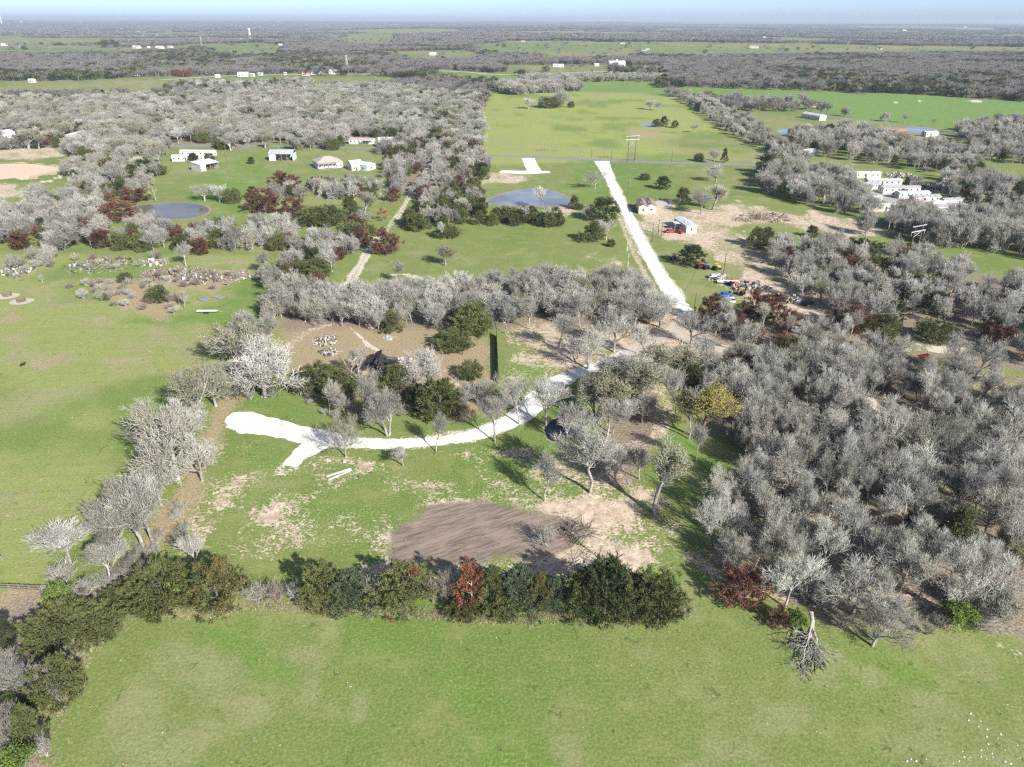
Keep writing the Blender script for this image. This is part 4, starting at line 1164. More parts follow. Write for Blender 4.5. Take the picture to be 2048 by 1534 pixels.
fill([(1510,540),(1560,510),(1640,500),(1760,505),(1850,530),(2048,590),(2300,640),(2300,760),(2050,730),(1960,690),(1900,650),(1850,640),(1780,680),(1700,680),(1650,640),(1600,600),(1560,560)],
     7.0, dict(oak=.5, elm=.15, cedar=.13, cedarround=.06, rust=.07, bud=.05), (7, 10), 'in the grey wood behind the red roofed stands', 'in the grey wood behind the red roofed stands', seed=2, holes=[[(1790,640),(1900,650),(1960,690),(1860,690),(1790,680)]])
fill([(1395,660),(1440,640),(1560,650),(1700,680),(1830,700),(1850,735),(1700,738),(1520,735),(1480,715)],
     6.2, dict(oak=.5, elm=.2, cedar=.12, rust=.12, bud=.05), (6.5, 9.5), 'beside the sandy lane east of the drive', 'beside the sandy lane', seed=3, holes=[[(1722,652),(1762,652),(1768,695),(1716,695)], [(1822,700),(1880,700),(1885,775),(1818,775)]])
fill([(530,600),(640,602),(700,598),(800,600),(930,595),(1000,580),(1100,575),(1200,578),(1290,590),(1345,632),(1310,648),(1180,645),(1060,640),(1000,655),(960,640),(880,655),(760,668),(700,660),(600,645),(550,660)],
     5.2, dict(oak=.86, elm=.08, cedar=.02, bud=.03), (6.5, 9.5), 'in the dense grey band behind the yard', 'in the dense grey band behind the yard', wr=(.95, 1.3), seed=4)
fill([(530,560),(600,520),(650,500),(690,510),(665,570),(620,600),(560,605),(525,640)], 6.5, dict(oak=.5, cedar=.25, rust=.08, elm=.1, cedarround=.07), (7, 9.5), 'in the mixed clump left of the worn track', 'in the mixed clump left of the worn track', seed=5)
fill([(570,500),(620,488),(690,492),(712,510),(690,520),(600,520)], 6.5, dict(oak=.45, rust=.3, cedar=.2), (6, 8), 'on the slope above the mixed clump', 'on the slope above the mixed clump', seed=6)
fill([(-250,430),(0,440),(60,428),(150,412),(215,440),(215,470),(235,500),(120,502),(0,498),(-250,500)], 6.6, dict(oak=.56, rust=.13, cedar=.08, cedarround=.12), (7, 9.5), 'in the wooded strip left of the brown pond', 'in the wooded strip left of the brown pond', seed=7)
fill([(232,480),(300,455),(330,462),(420,468),(540,462),(590,475),(575,500),(430,508),(330,512),(240,508)], 6.6, dict(oak=.54, cedar=.10, cedarround=.12, rust=.14), (7, 9.5), 'in the wooded strip below the brown pond', 'in the wooded strip below the brown pond', seed=8)
fill([(545,378),(640,372),(720,375),(790,390),(800,408),(740,402),(620,398),(560,395)], 7.2, dict(oak=.6, rust=.18, cedar=.06, elm=.08), (6.5, 9), 'in the copse below the hip roofed house', 'in the copse below the hip roofed house', seed=9)
fill([(770,332),(850,306),(958,312),(985,335),(965,362),(880,385),(850,400),(800,402),(775,380)], 8.5, dict(oak=.5, rust=.15, cedar=.12, elm=.12, cedarround=.06), (7.5, 10), 'in the wood between track and white turnaround', 'in the wood between track and white turnaround', seed=10)
fill([(812,460),(830,425),(868,400),(900,385),(960,375),(965,400),(970,422),(1000,436),(1060,438),(1115,430),(1125,452),(1060,460),(950,448),(850,462)], 6.5, dict(cedar=.55, cedarround=.2, oak=.22), (7, 9), 'in the dark cedar clump beside the upper pond', 'in the dark cedar clump beside the upper pond', seed=11,
     holes=[[(965,400),(985,392),(1140,395),(1145,424),(965,424)]])
fill([(120,340),(170,355),(200,325),(330,345),(320,372),(260,392),(215,418),(150,410),(60,415),(60,400),(150,395)], 8.5, dict(oak=.6, elm=.1, cedar=.1, rust=.1, bud=.1), (7, 9.5), 'between the sand arena and the brown pond', 'between the sand arena and the brown pond', seed=12)
fill([(1340,188),(1372,190),(1475,228),(1560,290),(1610,325),(1560,330),(1520,300),(1440,258),(1385,215)], 8.5, dict(oak=.7, elm=.15, cedar=.1, bud=.05), (6.5, 9), 'in the hedgerow right of the far bright field', 'in the hedgerow right of the far bright field', seed=13)
fill([(1525,345),(1560,340),(1640,348),(1700,372),(1735,415),(1770,448),(1700,436),(1640,415),(1560,405),(1522,385)], 7.6, dict(oak=.5, elm=.3, cedar=.12, bud=.08), (8, 11.5), 'in the wood left of the mobile home park', 'in the wood left of the mobile home park', seed=14)
fill([(1720,470),(1780,448),(1900,455),(2048,430),(2400,440),(2400,600),(2048,520),(1960,505),(1850,490),(1790,482)], 6.6, dict(oak=.42, elm=.42, cedar=.06, bud=.1), (9, 12.5), 'in the tall wood below the mobile home park', 'in the tall wood below the mobile home park', seed=15)
fill([(1560,275),(1700,262),(1800,285),(1960,315),(1960,345),(1880,350),(1800,338),(1700,325),(1620,310)], 8, dict(oak=.5, elm=.28, cedar=.1, bud=.06, brownshrub=.06), (8, 11), 'in the wood above the mobile home park', 'in the wood above the mobile home park', seed=16)
fill([(1880,360),(1960,350),(2400,345),(2400,440),(2048,435),(1960,425),(1900,400)], 8, dict(oak=.4, elm=.4, cedar=.1, rust=.03), (8, 11.5), 'in the wood right of the mobile home park', 'in the wood right of the mobile home park', seed=17, holes=[[(1950,345),(2400,340),(2400,375),(1990,375)]])
fill([(1900,262),(2048,245),(2400,235),(2400,330),(2100,335),(1950,322)], 7.8, dict(oak=.45, elm=.4, cedar=.15), (8, 11), 'in the wood at the right end of the vivid field', 'in the wood at the right end of the vivid field', seed=18)
UPL = [[(530,300),(545,296),(600,305),(610,340),(540,345),(500,345)], [(620,300),(760,310),(760,350),(620,350)], [(692,276),(800,276),(800,300),(692,300)], [(0,270),(105,270),(105,290),(0,290)], [(130,270),(175,268),(175,288),(130,288)], [(195,280),(290,280),(290,291),(195,291)], [(340,295),(440,295),(440,345),(340,345)]]
fill([(-400,205),(200,202),(500,188),(740,178),(958,195),(962,312),(850,306),(780,322),(760,300),(610,300),(540,296),(470,302),(330,305),(150,325),(120,300),(-400,300)], 8.6, dict(oak=.45, elm=.05, bud=.24, cedar=.14, cedarround=.14, rust=.03, shrub=.04), (8, 11), 'in the upper wood behind the farmsteads', 'in the upper wood behind the farmsteads', wr=(1.1, 1.5), seed=19, holes=UPL)
fill([(140,296),(340,295),(340,318),(250,326),(150,318)], 8.8, dict(oak=.75, elm=.15, bud=.1), (7, 10), 'in front of the two white mobile homes', 'in front of the two white mobile homes', seed=40)
fill([(985,174),(1150,173),(1165,183),(1010,192)], 10, dict(oak=.9, bud=.1), (9, 13), 'at the top end of the far bright field', 'at the top end of the far bright field', wr=(1.0, 1.4), seed=41)
fill([(1040,157),(1330,154),(1330,163),(1040,166)], 11, dict(oak=.8, elm=.2), (7, 10), 'in the tree row between the two vivid fields', 'in the tree row between the two vivid fields', wr=(1.0, 1.4), seed=42)
fill([(1430,203),(1640,208),(1645,222),(1500,222)], 17, dict(oak=.5, elm=.3, brownshrub=.2), (8, 12), 'in the loose row above the long white building', 'in the loose row above the long white building', seed=43)
fill([(1660,228),(1960,262),(1960,268),(1660,234)], 24, dict(oak=.5, elm=.5), (7, 10), 'along the dark track of the vivid field', 'along the dark track of the vivid field', seed=44)
fill([(330,176),(380,170),(480,176),(560,168),(620,170),(640,192),(520,192),(340,190)], 10, dict(oak=.45, cedar=.3, cedarround=.25), (8, 12), 'in the clump on the far left pasture', 'in the clump on the far left pasture', seed=45)
fill([(350,147),(382,147),(382,154),(350,154)], 9, dict(red=1), (7, 9), 'beside the far country road', 'beside the far country road', wr=(1., 1.3), seed=46)
fill([(1380,790),(1450,750),(1700,745),(1860,740),(2060,830),(2400,870),(2400,1320),(2048,1285),(1960,1255),(1800,1260),(1660,1220),(1520,1180),(1430,1140),(1420,1030),(1500,920),(1450,860)], 6.6, dict(bush=.42, shrub=.40, elm=.1, brownshrub=.05, bud=.03), (4.5, 8.5), 'low among the trunks of the big wood', 'low among the trunks of the big wood', seed=50, holes=[[(1720,800),(1760,800),(1880,850),(1900,880),(1830,870),(1740,840)], [(1822,715),(1880,715),(1885,775),(1818,775)]])
fill([(1170,800),(1230,760),(1300,745),(1345,790),(1310,850),(1260,880),(1200,905),(1160,890)], 6.0, dict(elm=.45, oak=.2, bud=.35), (7, 10), 'in the grove between dark pond and loop track', 'in the grove between dark pond and loop track', seed=3)
# low brush
fill([(130,575),(200,560),(270,570),(300,545),(420,545),(500,550),(480,575),(420,580),(340,575),(370,600),(350,635),(250,620),(170,600)], 5.0, dict(shrub=.55, brownshrub=.45), (4.5, 7.5), 'among the brush piles of the left meadow', 'among the brush piles of the left meadow', seed=20)
fill([(-100,535),(0,545),(60,520),(110,515),(100,540),(40,556),(-100,560)], 5.0, dict(shrub=.7, oak=.3), (5, 7), 'in the bare thicket at the edge of the left meadow', 'in the bare thicket of the left meadow', seed=21)
fill([(140,520),(240,512),(330,520),(340,535),(230,545),(150,540)], 7.0, dict(shrub=.7, brownshrub=.3), (5, 8), 'around the pale rubbish in the left meadow', 'around the pale rubbish in the left meadow', seed=22)
fill([(600,740),(700,780),(760,800),(800,800),(830,830),(740,845),(650,840),(610,800)], 3.6, dict(shrub=.7, brownshrub=.3), (4, 6), 'in the undergrowth between ruin and drive', 'in the undergrowth between ruin and drive', seed=23)
fill([(1400,1150),(1500,1195),(1640,1245),(1760,1290),(1960,1265),(2300,1300),(2300,1240),(1960,1220),(1800,1240),(1640,1200),(1500,1165)], 3.6, dict(shrub=.7, brownshrub=.3), (4.0, 8), 'along the lower rim of the big wood', 'along the lower rim of the big wood', seed=24)
fill([(450,650),(530,670),(545,720),(520,760),(560,800),(470,800),(440,770)], 4.5, dict(shrub=.8, oak=.2), (5, 8), 'at the top of the left hedgerow', 'at the top of the left hedgerow', seed=25)
fill([(0,1300),(60,1260),(110,1330),(100,1420),(70,1560),(-60,1560),(-120,1400)], 3.0, dict(cedarround=.25, shrub=.65, oak=.1), (4, 6), 'filling the evergreen thicket at the field corner', 'filling the evergreen thicket at the field corner', seed=26)
fill([(150,1185),(260,1110),(330,1040),(380,1000),(400,1060),(300,1130),(250,1195),(180,1215)], 5.0, dict(shrub=1), (5, 7), 'under the lower hedgerow oaks', 'under the lower hedgerow oaks', seed=27)
fill([(850,322),(985,326),(985,333),(880,345)], 9, dict(oak=.7, elm=.3), (6, 8), 'beside the paved road left of the turnaround', 'beside the paved road', seed=28)

LIMIT = 270
def family(k): return NAMES[k][0]
by = {}
for t_ in TREES: by.setdefault(family(t_[1]), []).append(t_)
REST = []
for fam, L_ in by.items():
    L_.sort(key=lambda t: -t[0])
    for t_ in L_[:LIMIT]:
        _, k, x, y, w, h, lab, grp, var = t_
        tree(k, x, y, w, h, lab, grp, None, var)
    REST += L_[LIMIT:]
print('trees', {f: len(v) for f, v in by.items()}, 'rest', len(REST))

# ------------------------------------------------------------------ far woods: one mass each, instanced
_store = {}
def merged(p, name):
    """one mesh out of a plant's parts, scaled to height 1 and crown radius 1"""
    import bmesh
    bm = bmesh.new(); me = bpy.data.meshes.new(name); mats = []
    for _, m in p['parts']:
        n0 = len(bm.faces); bm.from_mesh(m); bm.faces.ensure_lookup_table()
        if m.materials[0] not in mats: mats.append(m.materials[0])
        mi = mats.index(m.materials[0])
        for f in bm.faces[n0:]: f.material_index = mi
    bm.transform(Matrix.Diagonal((1 / p['R'], 1 / p['R'], 1 / p['H'], 1)))
    bm.to_mesh(me); bm.free()
    for m in mats: me.materials.append(m)
    return me
def proto_collection(name, meshes):
    c = bpy.data.collections.new(name)
    for i, me in enumerate(meshes):
        o = bpy.data.objects.new('%s_%02d' % (name, i), me); c.objects.link(o)
    return c
def scatter(name, protos, X, Y, W, H, label, seed=0, idx=None):
    n = len(X)
    if n == 0: return
    g = np.random.default_rng(seed + 5)
    me = bpy.data.meshes.new(name); me.vertices.add(n)
    me.vertices.foreach_set('co', np.stack([X, Y, terrain(X, Y)], 1).astype(np.float32).ravel())
    a = me.attributes.new('size', 'FLOAT_VECTOR', 'POINT'); a.data.foreach_set('vector', np.stack([W / 2, W / 2, H], 1).astype(np.float32).ravel())
    a = me.attributes.new('turn', 'FLOAT_VECTOR', 'POINT'); a.data.foreach_set('vector', np.stack([np.zeros(n), np.zeros(n), g.random(n) * 6.28], 1).astype(np.float32).ravel())
    a = me.attributes.new('pick', 'INT', 'POINT'); a.data.foreach_set('value', (g.integers(0, len(protos), n) if idx is None else idx).astype(np.int32))
    o = mesh_obj(name, me)
    c = proto_collection(name + '_kinds', protos)
    ng = bpy.data.node_groups.new(name, 'GeometryNodeTree')
    ng.interface.new_socket('Geometry', in_out='INPUT', socket_type='NodeSocketGeometry')
    ng.interface.new_socket('Geometry', in_out='OUTPUT', socket_type='NodeSocketGeometry')
    gi = ng.nodes.new('NodeGroupInput'); go = ng.nodes.new('NodeGroupOutput')
    ci = ng.nodes.new('GeometryNodeCollectionInfo'); ci.inputs['Collection'].default_value = c
    ci.inputs['Separate Children'].default_value = True; ci.inputs['Reset Children'].default_value = True
    ip = ng.nodes.new('GeometryNodeInstanceOnPoints'); ip.inputs['Pick Instance'].default_value = True
    def att(nm, ty):
        q = ng.nodes.new('GeometryNodeInputNamedAttribute'); q.data_type = ty; q.inputs['Name'].default_value = nm
        return q.outputs['Attribute']
    ng.links.new(gi.outputs[0], ip.inputs['Points']); ng.links.new(ci.outputs[0], ip.inputs['Instance'])
    ng.links.new(att('pick', 'INT'), ip.inputs['Instance Index'])
    ng.links.new(att('turn', 'FLOAT_VECTOR'), ip.inputs['Rotation']); ng.links.new(att('size', 'FLOAT_VECTOR'), ip.inputs['Scale'])
    ng.links.new(ip.outputs[0], go.inputs[0])
    md = o.modifiers.new('scatter', 'NODES'); md.node_group = ng
    tag(o, label, None, None, 'stuff')
    return o
def lowtree(name, seed, spec, trunk, twig='twig_far'):
    return merged(bare_parts(name, seed, trunk, spec, split=2, bark=twig, twig=twig), name)
FARP = [lowtree('faroak%d' % i, 700 + i, FAROAK, (2.6, .25)) for i in range(5)] + [lowtree('farelm%d' % i, 720 + i, FARELM, (5, .2)) for i in range(3)]
FARC = [merged(conifer_parts('farcedar%d' % i, 740 + i, 7, 3, 'cedar_dark' if i else 'cedar', 90, 7, 1.1, 'egg'), 'farcedar%d' % i) for i in range(3)]
FARB = [merged(conifer_parts('farbud%d' % i, 750 + i, 7, 3.4, 'bud', 60, 5, .8, 'round', 'bark'), 'farbud%d' % i) for i in range(1)]
FARR = [merged(conifer_parts('farrust%d' % i, 755 + i, 7, 3.4, 'rust', 60, 6, .9, 'round', 'bark'), 'farrust%d' % i) for i in range(1)]
NEARM = {k: [merged(p, 'mass_%s_%d' % (k, i)) for i, p in enumerate(PRO[k][:3])] for k in ('oak', 'bush', 'elm', 'shrub', 'brownshrub', 'bud', 'cedar', 'cedarround', 'rust')}
for k, lab in (('bush', 'mass of low branching bare oaks filling the woods of the middle distance'), ('oak', 'mass of bare grey oaks filling the woods of the middle distance'), ('elm', 'mass of slender bare trees in the middle distance woods'),
               ('shrub', 'low bare brush under and between the trees'), ('brownshrub', 'low brown brush between the trees'), ('bud', 'olive budding trees scattered in the middle distance woods'),
               ('cedar', 'dark cedars scattered through the middle distance woods'), ('cedarround', 'rounded cedars scattered through the middle distance woods'), ('rust', 'russet trees scattered in the middle distance woods')):
    A = [t for t in REST if t[1] == k]
    if A:
        A = np.array([[t[2], t[3], t[4], t[5]] for t in A])
        scatter({'oak': 'oak_woods', 'bush': 'low_oak_woods', 'elm': 'elm_woods', 'shrub': 'bare_undergrowth', 'brownshrub': 'brown_undergrowth', 'bud': 'budding_woods', 'cedar': 'cedar_woods', 'cedarround': 'round_cedar_woods', 'rust': 'russet_woods'}[k],
                NEARM[k], A[:, 0], A[:, 1], A[:, 2], A[:, 3], lab, 3)

def wedge_points(r0, r1, sp, g, half=0.83):
    n = int((r1 * r1 - r0 * r0) * half / (sp * sp) * 1.0)
    r = np.sqrt(g.uniform(r0 * r0, r1 * r1, n)); a = g.uniform(-half, half, n)
    return r * np.sin(a), r * np.cos(a)
g_ = np.random.default_rng(77)
# 0.65 to 3.4 km: single far trees
X, Y = wedge_points(700, 3400, 8.2, g_)
r_ = np.hypot(X, Y)
used = np.full(X.shape, False)
clr = far_clear(X, Y)
inw = clr < -2
keep = inw & (g_.random(len(X)) < 1 / (1 + 0.00022 * (r_ - 700))) 
keep |= (clr > 0) & (g_.random(len(X)) < 0.006) & (r_ > 1300)
# leave the hand-filled woods and roads alone
for P in (GP([(-400,205),(200,202),(500,188),(740,178),(958,195),(962,312),(-400,330)]), GP([(1900,262),(2400,235),(2400,330),(1950,322)]),GP([(1340,186),(1380,190),(1480,228),(1440,258)])):
    keep &= poly_sd(P, X, Y) < 0
keep &= line_d(GP([(320,160),(600,149),(740,148),(850,141),(930,144),(1000,149),(1120,146),(1230,142),(1310,140)]), X, Y) > 22
keep &= ~((r_ < 900) & (clr > -2))
X, Y, r_ = X[keep], Y[keep], r_[keep]
u = g_.random(len(X)); nz = fbm(X / 160, Y / 160, 8, 3)
pc = 0.08 + 0.6 * sstep(.52, .66, nz); pb = 0.07
isC = u < pc; isB = (u >= pc) & (u < pc + pb); isR = (u >= pc + pb) & (u < pc + pb + .02); isO = ~(isC | isB | isR)
S = 1 + 0.00016 * (r_ - 700)
Hh = g_.uniform(7.5, 11.5, len(X)); Ww = Hh * g_.uniform(.95, 1.35, len(X)) * S
print('far trees', len(X))
scatter('far_bare_woods', FARP, X[isO], Y[isO], Ww[isO], Hh[isO], 'far grey leafless woods running to the hazy distance', 11)
scatter('far_cedar_woods', FARC, X[isC], Y[isC], Ww[isC] * .8, Hh[isC] * .85, 'far dark cedar stands among the grey woods', 12)
scatter('far_budding_woods', FARB, X[isB], Y[isB], Ww[isB], Hh[isB], 'far olive budding trees dotted in the grey woods', 13)
scatter('far_russet_woods', FARR, X[isR], Y[isR], Ww[isR] * .8, Hh[isR] * .8, 'far russet trees dotted in the grey woods', 14)
# beyond: patches of wood, about 55 m across
def patch(name, seed):
    g = np.random.default_rng(seed); V = []; F = []; MI = []; n0 = 0
    me = bpy.data.meshes.new(name)
    V, T, mi = [], [], []
    for i in range(34):
        a = g.random() * 6.28; rr = 30 * math.sqrt(g.random())
        c = np.array([rr * math.cos(a), rr * math.sin(a), 0]); h = g.uniform(7, 12); w = h * .62
        n = 26; ph = np.arccos(g.uniform(-.1, 1, n)); az = g.random(n) * 6.28
        P = c + np.stack([w * np.sin(ph) * np.cos(az), w * np.sin(ph) * np.sin(az), h * (.42 + .55 * np.cos(ph))], 1)
        D = g.normal(0, 1, (n, 3)); D[:, 2] *= .4; D /= np.linalg.norm(D, axis=1)[:, None]
        v, t = blades(P, D, np.full(n, 3.6), np.full(n, 2.4), g)
        V.append(v); T.append(t + n0); n0 += len(v); mi += [1 if i % 5 == 0 else 0] * len(t)
    m = np_mesh(name, np.concatenate(V), [np.concatenate(T)], M['twig_far']); m.materials.append(M['cedar_dark'])
    m.polygons.foreach_set('material_index', np.array(mi, dtype=np.int32))
    return m
PATCH = [patch('wood_patch%d' % i, 800 + i) for i in range(4)]
X, Y = wedge_points(3300, 16000, 46, g_, .82)
r_ = np.hypot(X, Y)
keep = (far_clear(X, Y) < -20) & (g_.random(len(X)) < np.clip(1.1 - r_ / 22000, .3, 1))
X, Y, r_ = X[keep], Y[keep], r_[keep]
s_ = (1 + (r_ - 3300) / 12000)
print('patches', len(X))
scatter('distant_woods', PATCH, X, Y, 2 * s_, s_ ** .3, 'most distant woods fading to blue at the horizon', 15)
# ------------------------------------------------------------------ buildings
M['wall_white'] = simple_mat('white_siding', (0.56, 0.56, 0.54), 0.6, 0.12, 0.8)
M['wall_cream'] = simple_mat('cream_siding', (0.66, 0.60, 0.50), 0.6, 0.15, 0.8)
M['wall_tan'] = simple_mat('tan_siding', (0.62, 0.50, 0.42), 0.6, 0.12, 0.8)
M['wall_grey'] = simple_mat('grey_siding', (0.42, 0.43, 0.44), 0.6, 0.2, 0.8)
M['wall_blue'] = simple_mat('pale_blue_siding', (0.50, 0.58, 0.64), 0.6, 0.2, 0.8)
M['wall_dark'] = simple_mat('weathered_boards', (0.14, 0.12, 0.105), 0.8, 0.4, 1.5)
M['roof_white'] = simple_mat('white_metal_roof', (0.57, 0.58, 0.59), 0.45, 0.16, 0.5)
M['roof_silver'] = simple_mat('galvanised_roof', (0.42, 0.435, 0.45), 0.5, 0.3, 0.6)
M['roof_brown'] = simple_mat('brown_shingle_roof', (0.26, 0.205, 0.175), 0.85, 0.2, 1.2)
M['roof_tan'] = simple_mat('tan_shingle_roof', (0.42, 0.35, 0.31), 0.85, 0.15, 1.2)
M['roof_rust'] = simple_mat('rusted_roof', (0.40, 0.20, 0.13), 0.7, 0.4, 0.8)
M['roof_red'] = simple_mat('red_painted_roof', (0.62, 0.055, 0.045), 0.5, 0.15, 1.0)
M['roof_dark'] = simple_mat('dark_roof', (0.09, 0.09, 0.10), 0.7, 0.3, 1.0)
M['glass'] = simple_mat('window_glass', (0.035, 0.045, 0.055), 0.08, 0.1, 1.0, spec=0.6)
M['dark'] = simple_mat('dark_interior', (0.03, 0.028, 0.026), 0.9, 0.3)
M['wood'] = simple_mat('weathered_wood', (0.26, 0.215, 0.17), 0.85, 0.35, 4.0)
M['pole'] = simple_mat('creosoted_pole', (0.13, 0.105, 0.085), 0.85, 0.3, 4.0)
M['steel'] = simple_mat('galvanised_steel', (0.50, 0.51, 0.52), 0.45, 0.2, 3.0, metal=0.3)
M['char'] = simple_mat('charred_roofing', (0.040, 0.037, 0.040), 0.8, 0.5, 1.3, bump=0.5)
M['rubble'] = simple_mat('pale_rubbish', (0.60, 0.58, 0.55), 0.8, 0.5, 2.5)
M['rubble_d'] = simple_mat('dark_rubbish', (0.10, 0.09, 0.08), 0.8, 0.5, 2.5)
M['rock'] = simple_mat('limestone_rock', (0.62, 0.61, 0.56), 0.9, 0.15, 6.0)
M['rubber'] = simple_mat('black_rubber', (0.02, 0.02, 0.02), 0.8, 0.2)
M['plywood'] = simple_mat('bare_plywood', (0.52, 0.36, 0.20), 0.8, 0.2, 3)
def paint(name, c): 
    if name not in M: M[name] = simple_mat(name, c, 0.35, 0.08, 1.0, spec=0.5)
    return M[name]

def building(label, A, B, W, H, roof='gable', rh=0.9, wall='wall_white', rm='roof_white', cat='house', name=None, nwin=4, door=True, open_front=False, group=None, skirt=True, maxL=None, awning=None, small=False, porch=False, over=.25):
    ax, ay = G(*A); bx, by = G(*B)
    cx, cy = (ax + bx) / 2, (ay + by) / 2
    L = math.hypot(bx - ax, by - ay)
    if maxL: L = min(L, maxL)
    yaw = math.atan2(by - ay, bx - ax)
    zz = tz(cx, cy)
    r = empty(name or cat.replace(' ', '_'), (cx, cy, zz), yaw)
    tag(r, label, cat, group)
    hl, hw = L / 2, W / 2
    z0 = 0.0
    wm = M[wall]
    m = MB()
    if open_front:
        # open bay in the middle of the front, back and end rooms closed
        m.box(-hl, hl, hw - .2, hw, 0, H); m.box(-hl, -hl + .2, -hw, hw - .2, 0, H); m.box(hl - .2, hl, -hw, hw - .2, 0, H)
        m.box(-hl + .2, -hl + L * .28, -hw, -hw + .2, 0, H)
        m.build('wall', wm, r)
        for k in range(4):
            x = -hl + L * (.28 + .70 * k / 3); p = MB(); p.box(x, x + .22, -hw, -hw + .22, 0, H); p.build('post', M['wood'], r)
        d = MB(); d.box(-hl + L * .35, -hl + L * .5, -hw + 1.5, -hw + 4, 0, 1.6); d.box(-hl + L * .6, -hl + L * .8, -hw + 2.5, -hw + 5, 0, 1.9); d.build('stored_goods', M['rubble_d'], r)
    else:
        prof = [(-hw, 0.45 if skirt else 0), (hw, 0.45 if skirt else 0), (hw, H), (-hw, H)]
        if roof == 'gable': prof = [prof[0], prof[1], prof[2], (0, H + rh - .04), prof[3]]
        if roof == 'shed': prof = [prof[0], prof[1], (hw, H + rh - .04), (-hw, H)]
        n = len(prof)
        V = [(-hl, y, z) for y, z in prof] + [(hl, y, z) for y, z in prof]
        F = [(i, (i + 1) % n, n + (i + 1) % n, n + i) for i in range(n)] + [tuple(range(n))[::-1], tuple(range(n, 2 * n))]
        m.add(V, F); m.build('wall', wm, r)
        if skirt:
            s = MB(); s.box(-hl + .06, hl - .06, -hw + .06, hw - .06, 0, .45); s.build('skirting', M['wall_grey'], r)
    e = over
    t = MB()
    def slab(p0, p1):  # two (y,z) lines, extruded along x
        (y0, q0), (y1, q1) = p0, p1
        V = [(-hl - e, y0, q0), (hl + e, y0, q0), (hl + e, y1, q1), (-hl - e, y1, q1)]
        V += [(x, y, z + .12) for x, y, z in V]
        t.add(V, [(3,2,1,0),(4,5,6,7),(0,1,5,4),(1,2,6,5),(2,3,7,6),(3,0,4,7)])
    sl = rh / hw
    if roof == 'gable': slab((-hw - e, H - e * sl), (0, H + rh)); slab((0, H + rh), (hw + e, H - e * sl))
    elif roof == 'shed': slab((-hw - e, H - e * sl * .5), (hw + e, H + rh + e * sl * .5))
    elif roof == 'hip':
        k = hw * .9
        V = [(-hl - e, -hw - e, H), (hl + e, -hw - e, H), (hl + e, hw + e, H), (-hl - e, hw + e, H), (-hl + k, 0, H + rh), (hl - k, 0, H + rh),
             (-hl - e, -hw - e, H - .1), (hl + e, -hw - e, H - .1), (hl + e, hw + e, H - .1), (-hl - e, hw + e, H - .1)]
        t.add(V, [(0,1,5,4),(1,2,5),(2,3,4,5),(3,0,4),(9,8,7,6),(0,6,7,1),(1,7,8,2),(2,8,9,3),(3,9,6,0)])
    else: t.box(-hl - e, hl + e, -hw - e, hw + e, H, H + .15)
    ro = t.build('roof', M[rm], r)
    if not small and roof in ('gable', 'shed') and not open_front:
        v = MB(); v.box(hl * .3, hl * .3 + .4, -hw * .5, -hw * .5 + .4, H + .2, H + .75 + rh * .4); v.build('vent', M['steel'], ro)
    if open_front: return r
    s = -1
    wb = (.45 if skirt else 0) + .95
    for i in range(nwin):
        x = -hl + L * (i + .5) / nwin + (0.9 if door and i == nwin // 2 else 0)
        w = MB(); w.box(x - .45, x + .45, -hw - .05, -hw - .004, wb, wb + .95); wo = w.build('window', M['wall_white'] if wall != 'wall_white' else M['wall_grey'], r)
        if not small:
            g = MB(); g.box(x - .37, x + .37, -hw - .075, -hw - .052, wb + .08, wb + .87); g.build('pane', M['glass'], wo)
        else: wo.data.materials.clear(); wo.data.materials.append(M['glass'])
    for sx in ((-1, 1) if not small else ()):
        w = MB(); x0 = sx * hl
        w.box(min(x0 + sx * .004, x0 + sx * .06), max(x0 + sx * .004, x0 + sx * .06), -.4, .4, wb, wb + .8); w.build('window', M['glass'], r)
    if door and not small:
        x = -hl + L * .42
        d = MB(); d.box(x - .45, x + .45, -hw - .06, -hw - .004, wb - .95, wb + 1.1); d.build('door', M['wall_dark'], r)
        st = MB()
        for q in range(3): st.box(x - .7, x + .7, -hw - .5 - .3 * (3 - q), -hw - .07, 0, .15 * (q + 1) if False else .15 + .15 * q * .6)
        MB().box(x - .7, x + .7, -hw - 1.2, -hw - .07, 0, .3).build('step', M['wood'], r)
    if awning:
        a0, a1, dep_ = awning
        w = MB(); w.box(-hl + L * a0, -hl + L * a1, -hw - dep_, -hw - .01, H - .35, H - .25); w.build('awning', M['roof_white'], r)
        for q in (a0 + .01, a1 - .01):
            p = MB(); p.box(-hl + L * q - .05, -hl + L * q + .05, -hw - dep_ + .1, -hw - dep_ + .2, 0, H - .35); p.build('post', M['steel'], r)
    if porch:
        w = MB(); w.box(-hl, hl * .5, -hw - 2.6, -hw - .01, 0, .35); w.build('porch', M['wood'], r)
        w = MB(); w.box(-hl, hl * .5, -hw - 2.8, -hw - .01, H - .4, H - .28); w.build('porch_roof', M[rm], r)
        for q in range(5):
            x = -hl + .1 + (hl * 1.5 - .2) * q / 4; p = MB(); p.box(x - .07, x + .07, -hw - 2.7, -hw - 2.55, .35, H - .4); p.build('post', M['wall_white'], r)
    return r
MH = 'mobile home'
building('white mobile home with small awning parked on the pinkish gravel lot', (1357,450), (1382,467), 4.6, 3.3, 'gable', .5, cat=MH, nwin=5, awning=(.35, .62, 3.0))
building('left half of the tan house with brown roof beside the white lane', (1280,414), (1286,428), 4.2, 3.4, 'gable', 1.0, 'wall_tan', 'roof_brown', nwin=2)
building('right half of the tan house with brown roof beside the tan slab', (1296,413), (1302,427), 4.2, 3.4, 'gable', 1.0, 'wall_tan', 'roof_brown', nwin=2)
building('long white mobile home behind the metal roofed shed', (347,322), (411,321), 5.0, 3.3, 'gable', .5, cat=MH, nwin=7)
